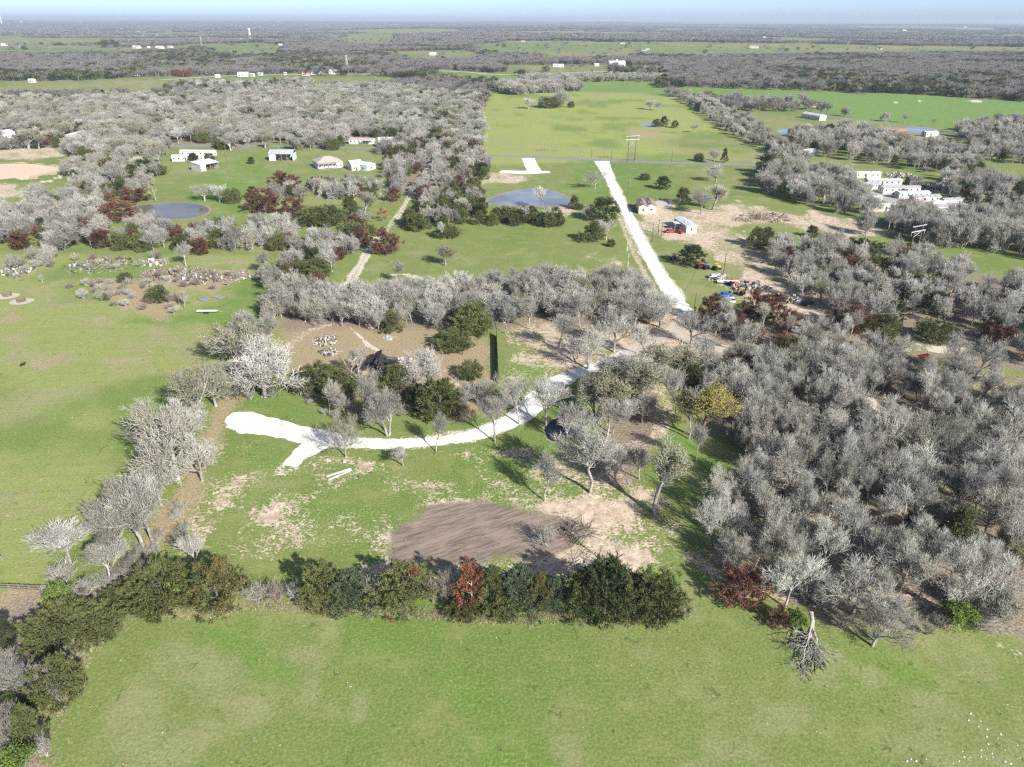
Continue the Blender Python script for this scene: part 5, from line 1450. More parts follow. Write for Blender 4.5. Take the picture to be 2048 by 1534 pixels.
building('pale mobile home partly hidden behind the long white one', (364,311), (431,312), 5.0, 3.2, 'gable', .5, cat=MH, nwin=6)
building('open metal roofed shed with dark bays below the white mobile homes', (393,342), (430,335), 8.5, 3.6, 'shed', 1.2, 'wall_grey', 'roof_white', 'shed', open_front=True)
building('silver roofed barn with open front on the lawn', (543,319), (590,319), 9.5, 4.2, 'gable', 1.8, 'wall_blue', 'roof_silver', 'barn', open_front=True, skirt=False)
building('hip roofed house with white walls and long porch', (631,335), (681,331), 13, 3.6, 'hip', 2.6, 'wall_white', 'roof_tan', 'house', porch=True, nwin=6, skirt=False)
building('white gabled outbuilding right of the hip roofed house', (699,339), (722,337), 10, 3.6, 'gable', 1.6, cat='outbuilding', nwin=2, skirt=False)
building('small pale blue shed beside the white gabled outbuilding', (727,338), (743,340), 8, 3.2, 'gable', 1.2, 'wall_blue', 'roof_white', cat='shed', nwin=1, skirt=False)
building('long white mobile home with tan roof at the edge of the upper wood', (700,287), (749,288), 5.2, 3.4, 'gable', .7, 'wall_white', 'roof_tan', MH, nwin=6, awning=(.6, .95, 3.5))
building('white gabled house with porch next to the tan roofed mobile home', (757,293), (786,292), 10, 3.6, 'gable', 2.4, 'wall_white', 'roof_white', 'house', nwin=4, porch=True, skirt=False)
building('white mobile home at a slant near the sand arena', (134,281), (172,270), 5, 3.4, 'gable', .6, cat=MH, nwin=5)
building('short white mobile home between trees above the sand arena', (197,286), (219,285), 5, 3.2, 'gable', .6, cat=MH, nwin=3)
building('left one of two white mobile homes under the upper wood', (234,287), (258,287), 5, 3.2, 'gable', .6, cat=MH, nwin=4)
building('right one of two white mobile homes under the upper wood', (265,286), (290,287), 5, 3.2, 'gable', .6, cat=MH, nwin=4)
building('white house cut by the picture edge above the sand arena', (-12,279), (22,273), 9, 3.6, 'gable', 1.6, cat='house', nwin=3, skirt=False)
building('grey roofed white shed left of the slanting mobile home', (84,274), (101,273), 6, 3, 'gable', 1.0, rm='roof_silver', cat='shed', nwin=1, skirt=False)
building('long white building standing alone at the vivid field corner', (1609,235), (1645,241), 7.5, 3.8, 'gable', 1.4, 'wall_cream', 'roof_white', 'building', nwin=9, skirt=False)
building('white house half hidden in the far hedgerow', (1405,204), (1442,208), 8, 4, 'gable', 1.8, cat='house', nwin=4, skirt=False)
PK = [((1706,355),(1757,355),5,'cream mobile home at the top of the park road','wall_cream','roof_white'), ((1731,370),(1799,370),5,'second mobile home of the park below the cream one','wall_grey','roof_white'),
      ((1760,386),(1834,384),5,'long white mobile home in the middle of the park','wall_white','roof_silver'), ((1792,396),(1853,395),5,'blue grey mobile home below the long white one','wall_blue','roof_white'),
      ((1821,405),(1874,403),4.6,'short cream mobile home right of a bare park tree','wall_cream','roof_silver'), ((1831,417),(1906,414),5,'longest bright mobile home at the lower right of the park','wall_cream','roof_white'),
      ((1862,424),(1925,421),5,'lowest right white mobile home of the park','wall_white','roof_silver'), ((1734,422),(1810,421),5,'cream mobile home left of the park road','wall_cream','roof_white'),
      ((1774,444),(1853,442),5,'blue grey mobile home nearest the tall wood','wall_blue','roof_silver'), ((1890,432),(1942,430),4.6,'grey mobile home at the lower right corner of the park','wall_grey','roof_white'),
      ((1685,366),(1703,364),4.4,'small white trailer at the upper left of the park','wall_white','roof_white'), ((1706,392),(1738,382),4.6,'white trailer at a slant left of the park road','wall_white','roof_silver'),
      ((1722,378),(1750,376),4.6,'small grey trailer at the upper left side of the park road','wall_grey','roof_silver'), ((1882,411),(1916,409),4.6,'grey mobile home right behind the longest bright one','wall_grey','roof_silver'),
      ((1855,437),(1890,435),4.6,'small grey mobile home below the lowest right white one','wall_grey','roof_silver'), ((1700,403),(1727,402),4.4,'small dull trailer between trees left of the park','wall_tan','roof_silver'),
      ((1731,406),(1757,405),4.6,'short white trailer behind a round cedar of the park','wall_white','roof_white')]
for A_, B_, W_, lb, wa, rf in PK:
    building(lb, A_, B_, W_ * .9, 3.0, 'gable', .45, wa, rf, MH if 'trailer' not in lb else 'trailer', nwin=max(2, int((B_[0] - A_[0]) / 12)), group='mobile homes of the park', awning=((.5, .7, 2.2) if wa == 'wall_white' else None))
building('dark shed with small window at the upper right of the park', (1813,369), (1835,369), 5, 3.4, 'gable', .8, 'wall_dark', 'roof_dark', 'shed', nwin=1, skirt=False)
building('flat white roofed shed in the hedgerow left of the park', (1602,311), (1627,309), 7, 3.2, 'gable', .8, cat='shed', nwin=2, skirt=False)
building('rusty red roofed house by the far right pond', (1768,272), (1806,271), 8, 3.6, 'gable', 1.6, 'wall_dark', 'roof_rust', 'house', nwin=4, skirt=False)
building('white mobile home below the far right pond', (1846,273), (1871,272), 5, 3.3, 'gable', .6, cat=MH, nwin=4)
building('tan shed in the wood at the far right', (2012,284), (2032,283), 6, 3.4, 'gable', 1.0, 'wall_tan', 'roof_tan', 'shed', nwin=1, skirt=False)
building('pinkish house among trees above the park', (1690,280), (1712,280), 8, 3.4, 'gable', 1.4, 'wall_tan', 'roof_rust', 'house', nwin=3, skirt=False)
# far houses, a few pixels each
FAR = [(866,111,22,'roof_white','large white farmhouse on the ploughed far field'), (990,84,16,'roof_white','white steep roofed house beyond the dark tree line'), (1046,86,20,'roof_rust','reddish barn beyond the dark tree line'),
       (797,79,14,'roof_white','small white house at the far green field'), (717,101,20,'roof_white','white house at the left of the far fields'), (1112,134,16,'roof_white','first of the white houses beside the country road'),
       (1122,134,14,'roof_white','second of the white houses beside the country road'), (1193,132,12,'roof_white','small white shed left of the big white barn'),
       (1508,97,38,'roof_tan','wide pinkish roofed barn in the far right clearing'), (1528,76,20,'roof_white','white house beyond the wide pinkish barn'), (1546,79,30,'roof_white','group white house right beyond the wide pinkish barn'),
       (1555,55,50,'roof_white','tiny white barn far out on the right'), (1678,65,60,'roof_white','long tiny white barn far right'), (1724,60,40,'roof_white','tiny white house on a far green rise'), (1808,63,50,'roof_white','tiny white house near the far right slope'),
       (1885,67,70,'roof_white','long pale roof far right'), (1405,54,40,'roof_white','tiny white roof far out near the centre'), (240,79,16,'roof_white','small white house left on the far left farm'), (264,81,24,'roof_white','white barn of the far left farm'),
       (274,97,30,'roof_white','white long shed at the far left field edge'), (298,96,12,'roof_white','small white shed beside the long one'), (320,98,30,'roof_white','bright roofed shed row of the far left farm'), (341,96,20,'roof_silver','grey shed at the end of the shed row'),
       (301,111,8,'roof_white','white little shed in the far left wood'), (316,112,8,'roof_white','second white little shed in the far left wood'), (487,153,22,'roof_white','white long house by the country road'), (505,153,10,'roof_white','small white house by the country road'),
       (521,151,10,'roof_silver','grey small house by the country road'), (436,155,10,'roof_white','white shed left by the country road'), (571,150,6,'roof_white','white tank like shed on the far pasture'), (613,151,16,'roof_rust','rusty shed left of the dark far barn'),
       (628,149,26,'roof_dark','dark far barn with pale walls'), (646,148,8,'roof_white','white silo shed right of the dark far barn'), (669,148,22,'roof_white','white long house right of the dark far barn'), (65,165,12,'roof_white','white shed on the far left pasture edge'),
       (252,150,18,'roof_white','pale roof under trees at the far left pasture'), (275,152,10,'roof_white','small pale roof under trees at the far left pasture'), (98,131,12,'roof_tan','tan roof among the far left trees'), (8,87,26,'roof_white','white house at the far left edge'),
       (35,50,90,'roof_white','long pale factory near the horizon at the left'), (482,78,18,'roof_white','white house left of the slim white tower'), (503,78,26,'roof_white','white flat house at the foot of the slim white tower'), (390,64,24,'roof_white','white roof in the far dark wood'),
       (640,108,14,'roof_white','white house in the wood right of the left fields'), (655,106,16,'roof_tan','tan roofed house in the wood right of the left fields'), (1300,56,40,'roof_white','tiny pale roof far centre right'), (1040,64,60,'roof_silver','tiny pale roof far centre'),
       (210,46,90,'roof_white','pale roofs near the horizon left'), (560,45,120,'roof_white','wide pale roof near the horizon'), (790,43,140,'roof_white','another wide pale roof near the horizon'), (1620,52,60,'roof_white','tiny pale roof near the horizon right'), (1930,56,60,'roof_white','tiny pale roof near the right edge')]
for px, py, L_, rf, lb in FAR:
    x, y = G(px, py); r = empty('farmhouse', (x, y, tz(x, y)), random.uniform(-.4, .4)); tag(r, lb, 'house')
    L_ *= .7; H_ = 3.2 + L_ * .05; W_ = min(L_ * .6, 12)
    m = MB(); m.box(-L_/2, L_/2, -W_/2, W_/2, 0, H_); m.build('wall', M['wall_white'] if rf != 'roof_rust' else M['wall_tan'], r)
    m = MB(); m.prism([(-W_/2 - .4, H_), (W_/2 + .4, H_), (0, H_ + W_ * .28)], -L_/2 - .4, L_/2 + .4); o = m.build('roof', M[rf], r); o.rotation_euler = (0, 0, math.pi / 2)
    if L_ < 40:
        for q in (-.3, 0, .3):
            w = MB(); w.box(L_*q - .6, L_*q + .6, -W_/2 - .06, -W_/2 - .004, 1.2, 2.6); w.build('window', M['glass'], r)
g = np.random.default_rng(21)
hm_ = MB().box(-1, 1, -.5, .5, 0, .32).mesh('far_wall', M['wall_white'])
rm_ = MB().prism([(-.56, .322), (.56, .322), (0, .56)], -1.05, 1.05).mesh('far_roof', M['roof_silver'])
n_ = 0
while n_ < 60:
    px, py = g.uniform(20, 2030), 46 + 58 * g.random() ** 1.6; x, y = G(px, py)
    n_ += 1; s = g.uniform(5, 9) * (1 + max(0, math.hypot(x, y) - 3000) / 9000)
    r = empty('farmhouse', (x, y, tz(x, y)), g.uniform(-.5, .5), (s, s, s)); tag(r, 'tiny pale house lost in the hazy far woods and fields', 'house', 'tiny houses of the far distance')
    mesh_obj('wall', hm_, r); o = mesh_obj('roof', rm_, r); o.rotation_euler = (0, 0, math.pi / 2)
# large white barn with cupola by the country road
x, y = G(1233, 134); r = empty('barn', (x, y, tz(x, y)), .12); tag(r, 'big bright white barn with cupola and white fence beside the country road', 'barn')
MB().box(-15, 15, -7, 7, 0, 7).build('wall', M['wall_white'], r)
m = MB(); m.prism([(-7.6, 7), (7.6, 7), (0, 11)], -15.6, 15.6); o = m.build('roof', M['roof_white'], r); o.rotation_euler = (0, 0, math.pi / 2)
MB().box(-1.5, 1.5, -1.5, 1.5, 10.2, 13.2).build('cupola', M['wall_white'], r)
for q in range(5): MB().box(-12.6 + q * 5.6, -10.4 + q * 5.6, -7.06, -7.004, 1.2, 3.8).build('window', M['glass'], r)
# slim white tower and smaller one
for px, py, hh, rr, lb in ((500, 74, 0, 5.0, 'slim white tower rising over the dark far woods'), (5, 52, 0, 7, 'small white tower at the left end of the horizon')):
    x, y = G(px, py); d_ = math.hypot(x, y); hh = 17 * mpp(px, py)[0]
    r = empty('tower', (x, y, tz(x, y))); tag(r, lb, 'tower')
    MB().tube((0, 0, 0), (0, 0, hh * .82), rr, rr * .8, 16).build('shaft', M['wall_white'], r)
    MB().tube((0, 0, hh * .82), (0, 0, hh), rr * 1.25, rr * 1.2, 16).build('tank', M['roof_white'], r)
# stands with red roofs
for px, py, w_, lb, wl in ((1743,660,3.0,'red roofed open stand on thin legs beside the broad russet tree', False), (1850,731,2.6,'little white hut with bright red roof inside the wood', True)):
    x, y = G(px, py); r = empty('hut' if wl else 'stand', (x, y, 0), .3); tag(r, lb, 'hut' if wl else 'stand')
    h = 2.4 if wl else 3.4; a = w_ / 2
    if wl:
        MB().box(-a, a, -a, a, 0, h).build('wall', M['wall_white'], r)
        MB().box(-.4, .4, -a - .05, -a - .004, 0, 1.9).build('door', M['wall_dark'], r)
    else:
        for sx in (-1, 1):
            for sy in (-1, 1): MB().tube((sx * a * .9, sy * a * .9, 0), (sx * a * .7, sy * a * .7, h), .07, .06, 6).build('leg', M['wood'], r)
        MB().box(-a * .8, a * .8, -a * .8, a * .8, h - 1.2, h - .9).build('platform', M['wood'], r)
    e = a + .45
    m = MB(); m.add([(-e, -e, h), (e, -e, h), (e, e, h), (-e, e, h), (0, -e * .2, h + 1.0), (0, e * .2, h + 1.0), (-e, -e, h - .08), (e, -e, h - .08), (e, e, h - .08), (-e, e, h - .08)],
          [(0,1,4),(1,2,5,4),(2,3,5),(3,0,4,5),(9,8,7,6),(0,6,7,1),(1,7,8,2),(2,8,9,3),(3,9,6,0)])
    m.build('roof', M['roof_red'], r)

# ruined burnt house
x, y = G(757, 742); r = empty('ruined_house', (x, y, 0), -.12); tag(r, 'collapsed burnt house with black sagging roof in the brown grass yard', 'ruined house')
g = np.random.default_rng(5)
def slab_mesh(w, l, nx, ny, sag, seed, th=.12):
    gg = np.random.default_rng(seed)
    m = MB(); V = []
    for i in range(nx + 1):
        for j in range(ny + 1):
            V.append((w * (i / nx - .5) + gg.normal(0, .06), l * (j / ny - .5) + gg.normal(0, .06), -sag * (1 - (2 * i / nx - 1) ** 2) + gg.normal(0, .11)))
    F = [(i * (ny + 1) + j, (i + 1) * (ny + 1) + j, (i + 1) * (ny + 1) + j + 1, i * (ny + 1) + j + 1) for i in range(nx) for j in range(ny) if gg.random() > .06]
    n = len(V); V += [(a, b, c - th) for a, b, c in V]; F += [tuple(q + n for q in f)[::-1] for f in F]
    return m.add(V, F)
for (lx, ly, lz, rx, ry, rz, w, l, sg, sd_) in ((-1.8, .4, 2.9, .10, .42, .1, 5.0, 7.5, .35, 1), (2.2, .5, 2.7, -.08, -.40, 0, 4.8, 7.5, .5, 2), (3.2, -2.6, 1.5, .5, -.25, .3, 3.2, 3.2, .2, 3)):
    o = slab_mesh(w, l, 7, 9, sg, sd_).build('roof_slope', M['char'], r); o.location = (lx, ly, lz); o.rotation_euler = (rx, -ry, rz)
for (a, b, c, d_, hgt) in ((-4.2, -3.9, -3.2, 3.6, 2.3), (4.0, 4.25, -2.2, 3.4, 1.9), (-3.9, -.6, -3.4, -3.2, 1.7), (-3.9, 3.9, 3.6, 3.8, 2.4)):
    MB().box(a, b, c, d_, 0, hgt).build('wall', M['wall_dark'], r)
MB().box(-3.0, -1.6, -3.60, -3.42, .2, 1.5).build('board', M['plywood'], r)
MB().box(-1.2, .2, -3.75, -3.6, .1, 1.1).build('board', M['plywood'], r)
for q in range(14):
    a = g.uniform(-4.5, 4.5); b = g.uniform(-4.2, 3.5); an = g.uniform(0, 3.1); l = g.uniform(1.5, 3.5)
    z_ = g.uniform(.4, 2.7)
    MB().tube((a, b, z_), (a + math.cos(an) * l, b + math.sin(an) * l, z_ + g.uniform(-.5, .6)), .06, .06, 4).build('beam', M['wood'] if q % 3 else M['rubble'], r)

# heaps: each a thing of irregular lumps, boards and sticks
def heap(name, px, py, rx, ry, h, n, label, mats, seed, cat='pile', sticks=.3, size=.35):
    x, y = G(px, py); r = empty(name, (x, y, 0)); tag(r, label, cat)
    g = np.random.default_rng(seed)
    ms = [MB() for _ in mats]
    for i in range(n):
        a = g.random() * 6.28; q = g.random() ** .6; cx, cy = rx * q * math.cos(a), ry * q * math.sin(a); cz = h * (1 - q) * g.random()
        m = ms[i % len(mats)]
        if g.random() < sticks:
            an = g.random() * 6.28; l = g.uniform(.8, 2.4) * size / .35
            m.tube((cx, cy, cz + .05), (cx + math.cos(an) * l, cy + math.sin(an) * l, cz + g.uniform(-.1, .5) * h + .1), g.uniform(.03, .07), .025, 4)
        else:
            s = size * g.uniform(.4, 1.3); b = g.uniform(.3, 1, 3) * s
            R_ = Matrix.Rotation(g.random() * 6.28, 3, 'Z') @ Matrix.Rotation(g.normal(0, .4), 3, 'X')
            V = [tuple(Vector((cx, cy, cz + b[2] * .6)) + R_ @ Vector((sx * b[0] * g.uniform(.7, 1), sy * b[1] * g.uniform(.7, 1), sz * b[2]))) for sz in (-1, 1) for sx, sy in ((-1,-1),(1,-1),(1,1),(-1,1))]
            m.add(V, [(3,2,1,0),(4,5,6,7),(0,1,5,4),(1,2,6,5),(2,3,7,6),(3,0,4,7)])
    for i, m in enumerate(ms):
        if m.v: tag(m.build('debris', mats[i], r), kind='stuff')
    return r
RD = [M['rubble'], M['rubble_d'], M['wood'], M['rubble']]
M['rubble_m'] = simple_mat('grey_rubbish', (0.30, 0.285, 0.27), 0.8, 0.6, 1.5)
RM = [M['rubble_m'], M['rubble_d'], M['wood'], M['twig_brown'], M['rubble_d'], M['steel']]
heap('rubbish_pile', 650, 682, 3.4, 4.2, .6, 130, 'scattered pale rubbish nearest the dense band in the yard', RD, 1)
heap('rubbish_pile', 657, 706, 2.6, 2.4, .5, 90, 'white and black rubbish heap left of the burnt house', RD, 2)
heap('rubbish_pile', 776, 677, 1.4, 1.4, .7, 40, 'small bluish white heap behind the burnt house', [M['rubble'], M['steel']], 3)
heap('rubbish_pile', 806, 727, 2.8, 3.6, .6, 130, 'white rubble heap right of the burnt house', [M['rubble'], M['rubble'], M['rubble_d']], 4)
heap('rubbish_pile', 200, 531, 12, 10, 1.4, 240, 'long pale rubbish heap at the top of the left meadow', RM, 5, size=.42)
heap('rubbish_pile', 345, 549, 11, 9, 1.6, 240, 'pale and dark rubbish heap in the middle of the left meadow', RM, 6, size=.42)
heap('rubbish_pile', 405, 556, 8, 8, 1.6, 200, 'dark rubbish heap right of the middle one', [M['rubble_d'], M['rubble'], M['wood']], 7, size=.42)
heap('brush_pile', 470, 553, 8, 7, 1.8, 200, 'brownish brush heap at the right of the left meadow', [M['wood'], M['twig_brown'], M['rubble']], 8, sticks=.8, size=.42)
heap('rubbish_pile', 310, 527, 5, 4, 1.0, 90, 'small pale heap near the wooded strip', [M['rubble'], M['wood']], 9, size=.6)
heap('rubbish_pile', 20, 545, 9, 6, 1.2, 160, 'grey heap at the left edge below the wooded strip', RD, 10, size=.42)
heap('brush_pile', 1535, 436, 11, 8, 1.6, 240, 'long brown brush heap on the sandy lot', [M['wood'], M['twig_brown']], 11, sticks=.85, size=.9)
heap('brush_pile', 1487, 440, 5, 4, 1.0, 110, 'small brown brush heap left of the long one', [M['wood'], M['twig_brown']], 12, sticks=.85, size=.42)
heap('brush_pile', 1150, 1062, 2.8, 2.6, 1.0, 170, 'tangled dark brush pile at the right end of the ploughed soil', [M['twig'], M['bark_dark'], M['twig_brown']], 13, sticks=.97, size=.45)
heap('brush_pile', 1170, 1128, 2.8, 2.0, .5, 60, 'thin pale sticks in the shade behind the evergreen hedge', [M['twig'], M['bark']], 14, sticks=1, size=.5)
heap('rubbish_pile', 1885, 378, 12, 14, 1.8, 300, 'large junk heap at the right of the mobile home park', [M['rubble_m'], M['rubble_d'], M['steel'], M['rubble_d']], 15, size=.7)
heap('rubbish_pile', 1800, 352, 10, 9, 1.5, 160, 'junk heap behind the dark shed of the park', RD, 16, size=.6)
heap('rubbish_pile', 1440, 558, 5, 4, .6, 70, 'low grey junk in the grass between the machines', RD, 17, size=.6)
heap('rubbish_pile', 1500, 575, 7, 5, .9, 120, 'junk heap at the right end of the junk yard', RM, 18, size=.7)
heap('rubbish_pile', 1570, 600, 6, 4, .9, 100, 'dark junk heap left of the black car', [M['rubble_d'], M['wood'], M['rubble']], 19, size=.7)
heap('brush_pile', 1262, 320, 8, 5, 1.5, 70, 'bare pale brush under the tall twin pole pylon', [M['twig']], 20, sticks=1, size=1.2)
heap('brush_pile', 1088, 301, 8, 5, .8, 70, 'dark brush heap in the far bright field by the road', [M['wood']], 21, sticks=.9, size=.6)

# ------------------------------------------------------------------ vehicles
def car(px, py, yaw, col, label, cat='car', L=4.6, W=1.8, H=1.45, pick=False):
    x, y = G(px, py); r = empty('parked_car' if not pick else 'pickup_truck', (x, y, 0), yaw); tag(r, label, cat)
    hl, hw = L / 2, W / 2
    pm = M[col] if col in M else col
    prof = [(-hl, .35), (hl, .35), (hl, .75), (hl - .9, .92), (-hl + .15, .95), (-hl, .8)]
    m = MB(); m.prism(prof, -hw, hw); m.build('body', pm, r)
    if pick: cp = [(-.5, .93), (1.15, .92), (.6, H + .25), (-.3, H + .25)]
    else: cp = [(-hl * .72, .94), (hl * .42, .92), (hl * .12, H), (-hl * .5, H)]
    m = MB(); m.prism(cp, -hw + .12, hw - .12); m.build('cabin', M['glass'], r)
    m = MB(); m.box(cp[3][0] + .02, cp[2][0] - .02, -hw + .14, hw - .14, cp[2][1] + .003, cp[2][1] + .05); m.build('roof', pm, r)
    for sx in (-1, 1):
        for sy in (-1, 1):
            xx = sx * hl * .62
            MB().tube((xx, sy * (hw - .22), .34), (xx, sy * (hw + .02), .34), .34, .34, 12).build('wheel', M['rubber'], r)
    return r
paint('red_paint', (0.42, 0.03, 0.03)); paint('white_paint', (0.8, 0.8, 0.8)); paint('blue_paint', (0.03, 0.11, 0.42)); paint('black_paint', (0.02, 0.02, 0.025)); paint('yellow_paint', (0.60, 0.42, 0.05)); paint('silver_paint', (0.45, 0.46, 0.48)); paint('tractor_blue', (0.03, 0.08, 0.3)); paint('orange_red_paint', (0.55, 0.09, 0.03))
car(1340, 465, .3, 'red_paint', 'dark red car parked at the left of the white mobile home')
car(1357, 466, 2.2, 'red_paint', 'reddish car in the shade of the white mobile home')
car(1451, 593, .2, 'blue_paint', 'bright blue car in the junk yard beside the lane')
car(1463, 603, 1.4, 'white_paint', 'white car right next to the bright blue one')
car(1614, 609, .6, 'black_paint', 'black car on the sandy track between the grey woods')
car(1738, 375, .2, 'red_paint', 'red car under the second mobile home of the park')
car(1759, 376, .2, 'black_paint', 'black car left of the long white mobile home of the park')
car(1795, 389, .3, 'black_paint', 'dark pickup between two park mobile homes', 'pickup truck', 5.2, pick=True)
car(1813, 408, .1, 'red_paint', 'red pickup left of the longest bright mobile home', 'pickup truck', 5.2, pick=True)
car(1815, 441, .2, 'red_paint', 'red car in front of the blue grey mobile home nearest the tall wood')
car(1727, 253, 0, 'black_paint', 'dark car standing alone on the dry field at the far right')
car(1875, 372, .8, 'white_paint', 'white car in the junk heap of the park')
car(1892, 369, .3, 'silver_paint', 'silver car behind the junk heap of the park')
car(1900, 386, -.3, 'silver_paint', 'silver car at the lower side of the junk heap')
car(1870, 386, .2, 'black_paint', 'black car left of the junk heap of the park')
def machine(px, py, yaw, col, label, loader=False):
    x, y = G(px, py); r = empty('tractor', (x, y, 0), yaw); tag(r, label, 'tractor')
    pm = M[col]
    m = MB(); m.prism([(.2, .8), (1.9, .8), (1.9, 1.35), (.2, 1.5)], -.4, .4); m.build('bonnet', pm, r)
    MB().box(-1.1, .2, -.5, .5, .7, 1.2).build('chassis', M['rubber'], r)
    MB().box(-1.0, -.2, -.35, .35, 1.2, 1.6).build('seat', M['rubber'], r)
    for sx in (-.9, .15):
        for sy in (-.5, .5): MB().tube((sx, sy, 1.2), (sx, sy, 2.4), .04, .04, 5).build('post', pm, r)
    MB().box(-1.1, .3, -.65, .65, 2.4, 2.5).build('canopy', pm, r)
    for sy in (-1, 1):
        MB().tube((-.7, sy * .55, .75), (-.7, sy * .95, .75), .75, .75, 14).build('wheel', M['rubber'], r)
        MB().tube((1.5, sy * .5, .42), (1.5, sy * .75, .42), .42, .42, 12).build('wheel', M['rubber'], r)
    if loader:
        for sy in (-1, 1): MB().tube((.2, sy * .55, 1.3), (2.6, sy * .55, .5), .08, .08, 5).build('arm', pm, r)
        m = MB(); m.prism([(2.5, .1), (3.2, .1), (3.2, .2), (2.6, .25), (2.6, .9), (2.5, .9)], -.9, .9); m.build('bucket', M['steel'], r)
machine(1400, 537, .3, 'red_paint', 'red tractor at the foot of the big dark cedar')
machine(1410, 538, 2.0, 'tractor_blue', 'blue tractor next to the red one')
machine(1432, 540, .6, 'yellow_paint', 'yellow loader in the middle of the junk yard', True)
machine(1466, 572, .2, 'orange_red_paint', 'orange tractor behind the white flatbed trailer')
machine(1347, 520, 1.0, 'orange_red_paint', 'rusty tractor left of the big dark cedar')
machine(1480, 590, 2.4, 'yellow_paint', 'small yellow machine right of the blue car', True)
def flatbed(px, py, yaw, L, W, label, mat='white_paint', cargo=False):
    x, y = G(px, py); r = empty('flatbed_trailer', (x, y, 0), yaw); tag(r, label, 'trailer')
    MB().box(-L/2, L/2, -W/2, W/2, .7, .85).build('bed', M[mat], r)
    MB().tube((L/2, 0, .75), (L/2 + 1.4, 0, .5), .07, .06, 6).build('drawbar', M['steel'], r)
    for sx in (-.6, .3):
        for sy in (-1, 1): MB().tube((sx, sy * (W/2 - .05), .36), (sx, sy * (W/2 + .2), .36), .36, .36, 12).build('wheel', M['rubber'], r)
    if cargo: MB().box(-L*.35, L*.3, -W*.3, W*.3, .853, 1.5).build('crate', M['wall_grey'], r)
flatbed(1456, 567, -.1, 7.5, 2.3, 'long white flatbed trailer lying across the junk yard')
flatbed(415, 626, .03, 6.2, 1.0, 'narrow white trailer on the left meadow below the metal troughs')
flatbed(1430, 556, .2, 5, 2, 'grey flatbed trailer under the yellow loader', 'silver_paint', True)
# boat hull by the park
x, y = G(1930, 398); r = empty('boat', (x, y, 0), .1); tag(r, 'upturned white boat on the grass right of the mobile home park', 'boat')
m = MB()
for k in range(7):
    s = k / 6; wd = 1.1 * math.sin(math.pi * (.15 + .85 * s)) ** .6 if s < 1 else .05
    m.v += [(-3 + 6 * s, -wd, .1), (-3 + 6 * s, -wd * .6, .7), (-3 + 6 * s, 0, .95), (-3 + 6 * s, wd * .6, .7), (-3 + 6 * s, wd, .1)]
m.f += [(k * 5 + j, k * 5 + j + 1, k * 5 + j + 6, k * 5 + j + 5) for k in range(6) for j in range(4)]
m.f += [(0, 4, 3, 2, 1), (30, 31, 32, 33, 34)]
m.build('hull', M['white_paint'], r); MB().box(-3.0, 2.4, -.05, .05, .955, 1.05).build('keel', M['wall_grey'], r)

# ------------------------------------------------------------------ poles, pylons, wires
def upole(px, py, h, label, arm=True, lean=0, lamp=False):
    x, y = G(px, py); r = empty('utility_pole', (x, y, 0), random.uniform(-.3, .3)); tag(r, label, 'utility pole')
    MB().tube((0, 0, -.3), (lean, 0, h), .17, .11, 8).build('pole', M['pole'], r)
    if arm:
        MB().box(-1.1, 1.1, -.06, .06, h - .7, h - .55).build('crossarm', M['wood'], r)
        for q in (-1, 0, 1): MB().tube((q * .95, 0, h - .55), (q * .95, 0, h - .35), .05, .04, 6).build('insulator', M['steel'], r)
    if lamp:
        MB().tube((0, 0, h - .4), (.9, 0, h - .1), .04, .04, 5).build('arm', M['steel'], r); MB().box(.8, 1.3, -.15, .15, h - .2, h - .05).build('lamp_head', M['wall_white'], r)
    return (x, y, h)
def hpx(px, py, n): t, cd = mpp(px, py); return n * t / cd
upole(1255, 392, hpx(1255,392,32), 'dark utility pole right of the lane between road and tan house')
p1 = upole(1304, 483, hpx(1304,483,36), 'nearest of the three dark poles by the lane and the gravel lot')
upole(1316, 468, hpx(1316,468,29), 'farthest of the three dark poles by the lane and the gravel lot')
upole(1322, 477, hpx(1322,477,31), 'right one of the three dark poles by the lane and the gravel lot')
p2 = upole(1389, 617, hpx(1389,617,31), 'dark pole at the lower end of the straight white lane', False)
upole(1222, 326, hpx(1222,326,25), 'dark pole beside the paved road right of the lane mouth')
upole(1183, 316, hpx(1183,316,20), 'pole with a pale lamp beside the paved road left of the lane mouth', False, lamp=True)
upole(1343, 325, hpx(1343,325,23), 'thin pole beside the paved road right of the pylon')
p3 = upole(1447, 547, hpx(1447,547,40), 'grey pole with crossarm in the middle of the junk yard')
p4 = upole(1801, 660, hpx(1801,660,38), 'dark pole on the small lawn in the grey wood')
upole(455, 335, hpx(455,335,30), 'thin pole right of the metal roofed shed')
upole(443, 300, hpx(443,300,26), 'thin pole above the pale mobile home')
p5 = upole(1672, 652, hpx(1672,652,38), 'pole hidden in the grey wood where the two wires start')
def wire(a, b, label, sag=.8, off=0.0):
    A_ = Vector(a); B_ = Vector(b); d = (B_ - A_).normalized(); s = Vector((-d.y, d.x, 0)) * off
    pts = []
    for k in range(13):
        t = k / 12; p = A_.lerp(B_, t) + s; p.z -= sag * 4 * t * (1 - t) + .4; pts.append(p)
    m = MB().path(pts, .022, .022, 4); o = m.build('power_line', M['steel']); tag(o, label, 'power line')
wire(p4, p5, 'upper wire slung over the grey wood to the small lawn pole', .6, .5)
wire(p4, p5, 'lower wire slung over the grey wood to the small lawn pole', 1.3, -.5)
wire(p1, p2, 'wire running along the straight white lane between two dark poles', 1.0)
wire(p3, p2, 'wire from the junk yard pole to the pole at the lane end', .8)
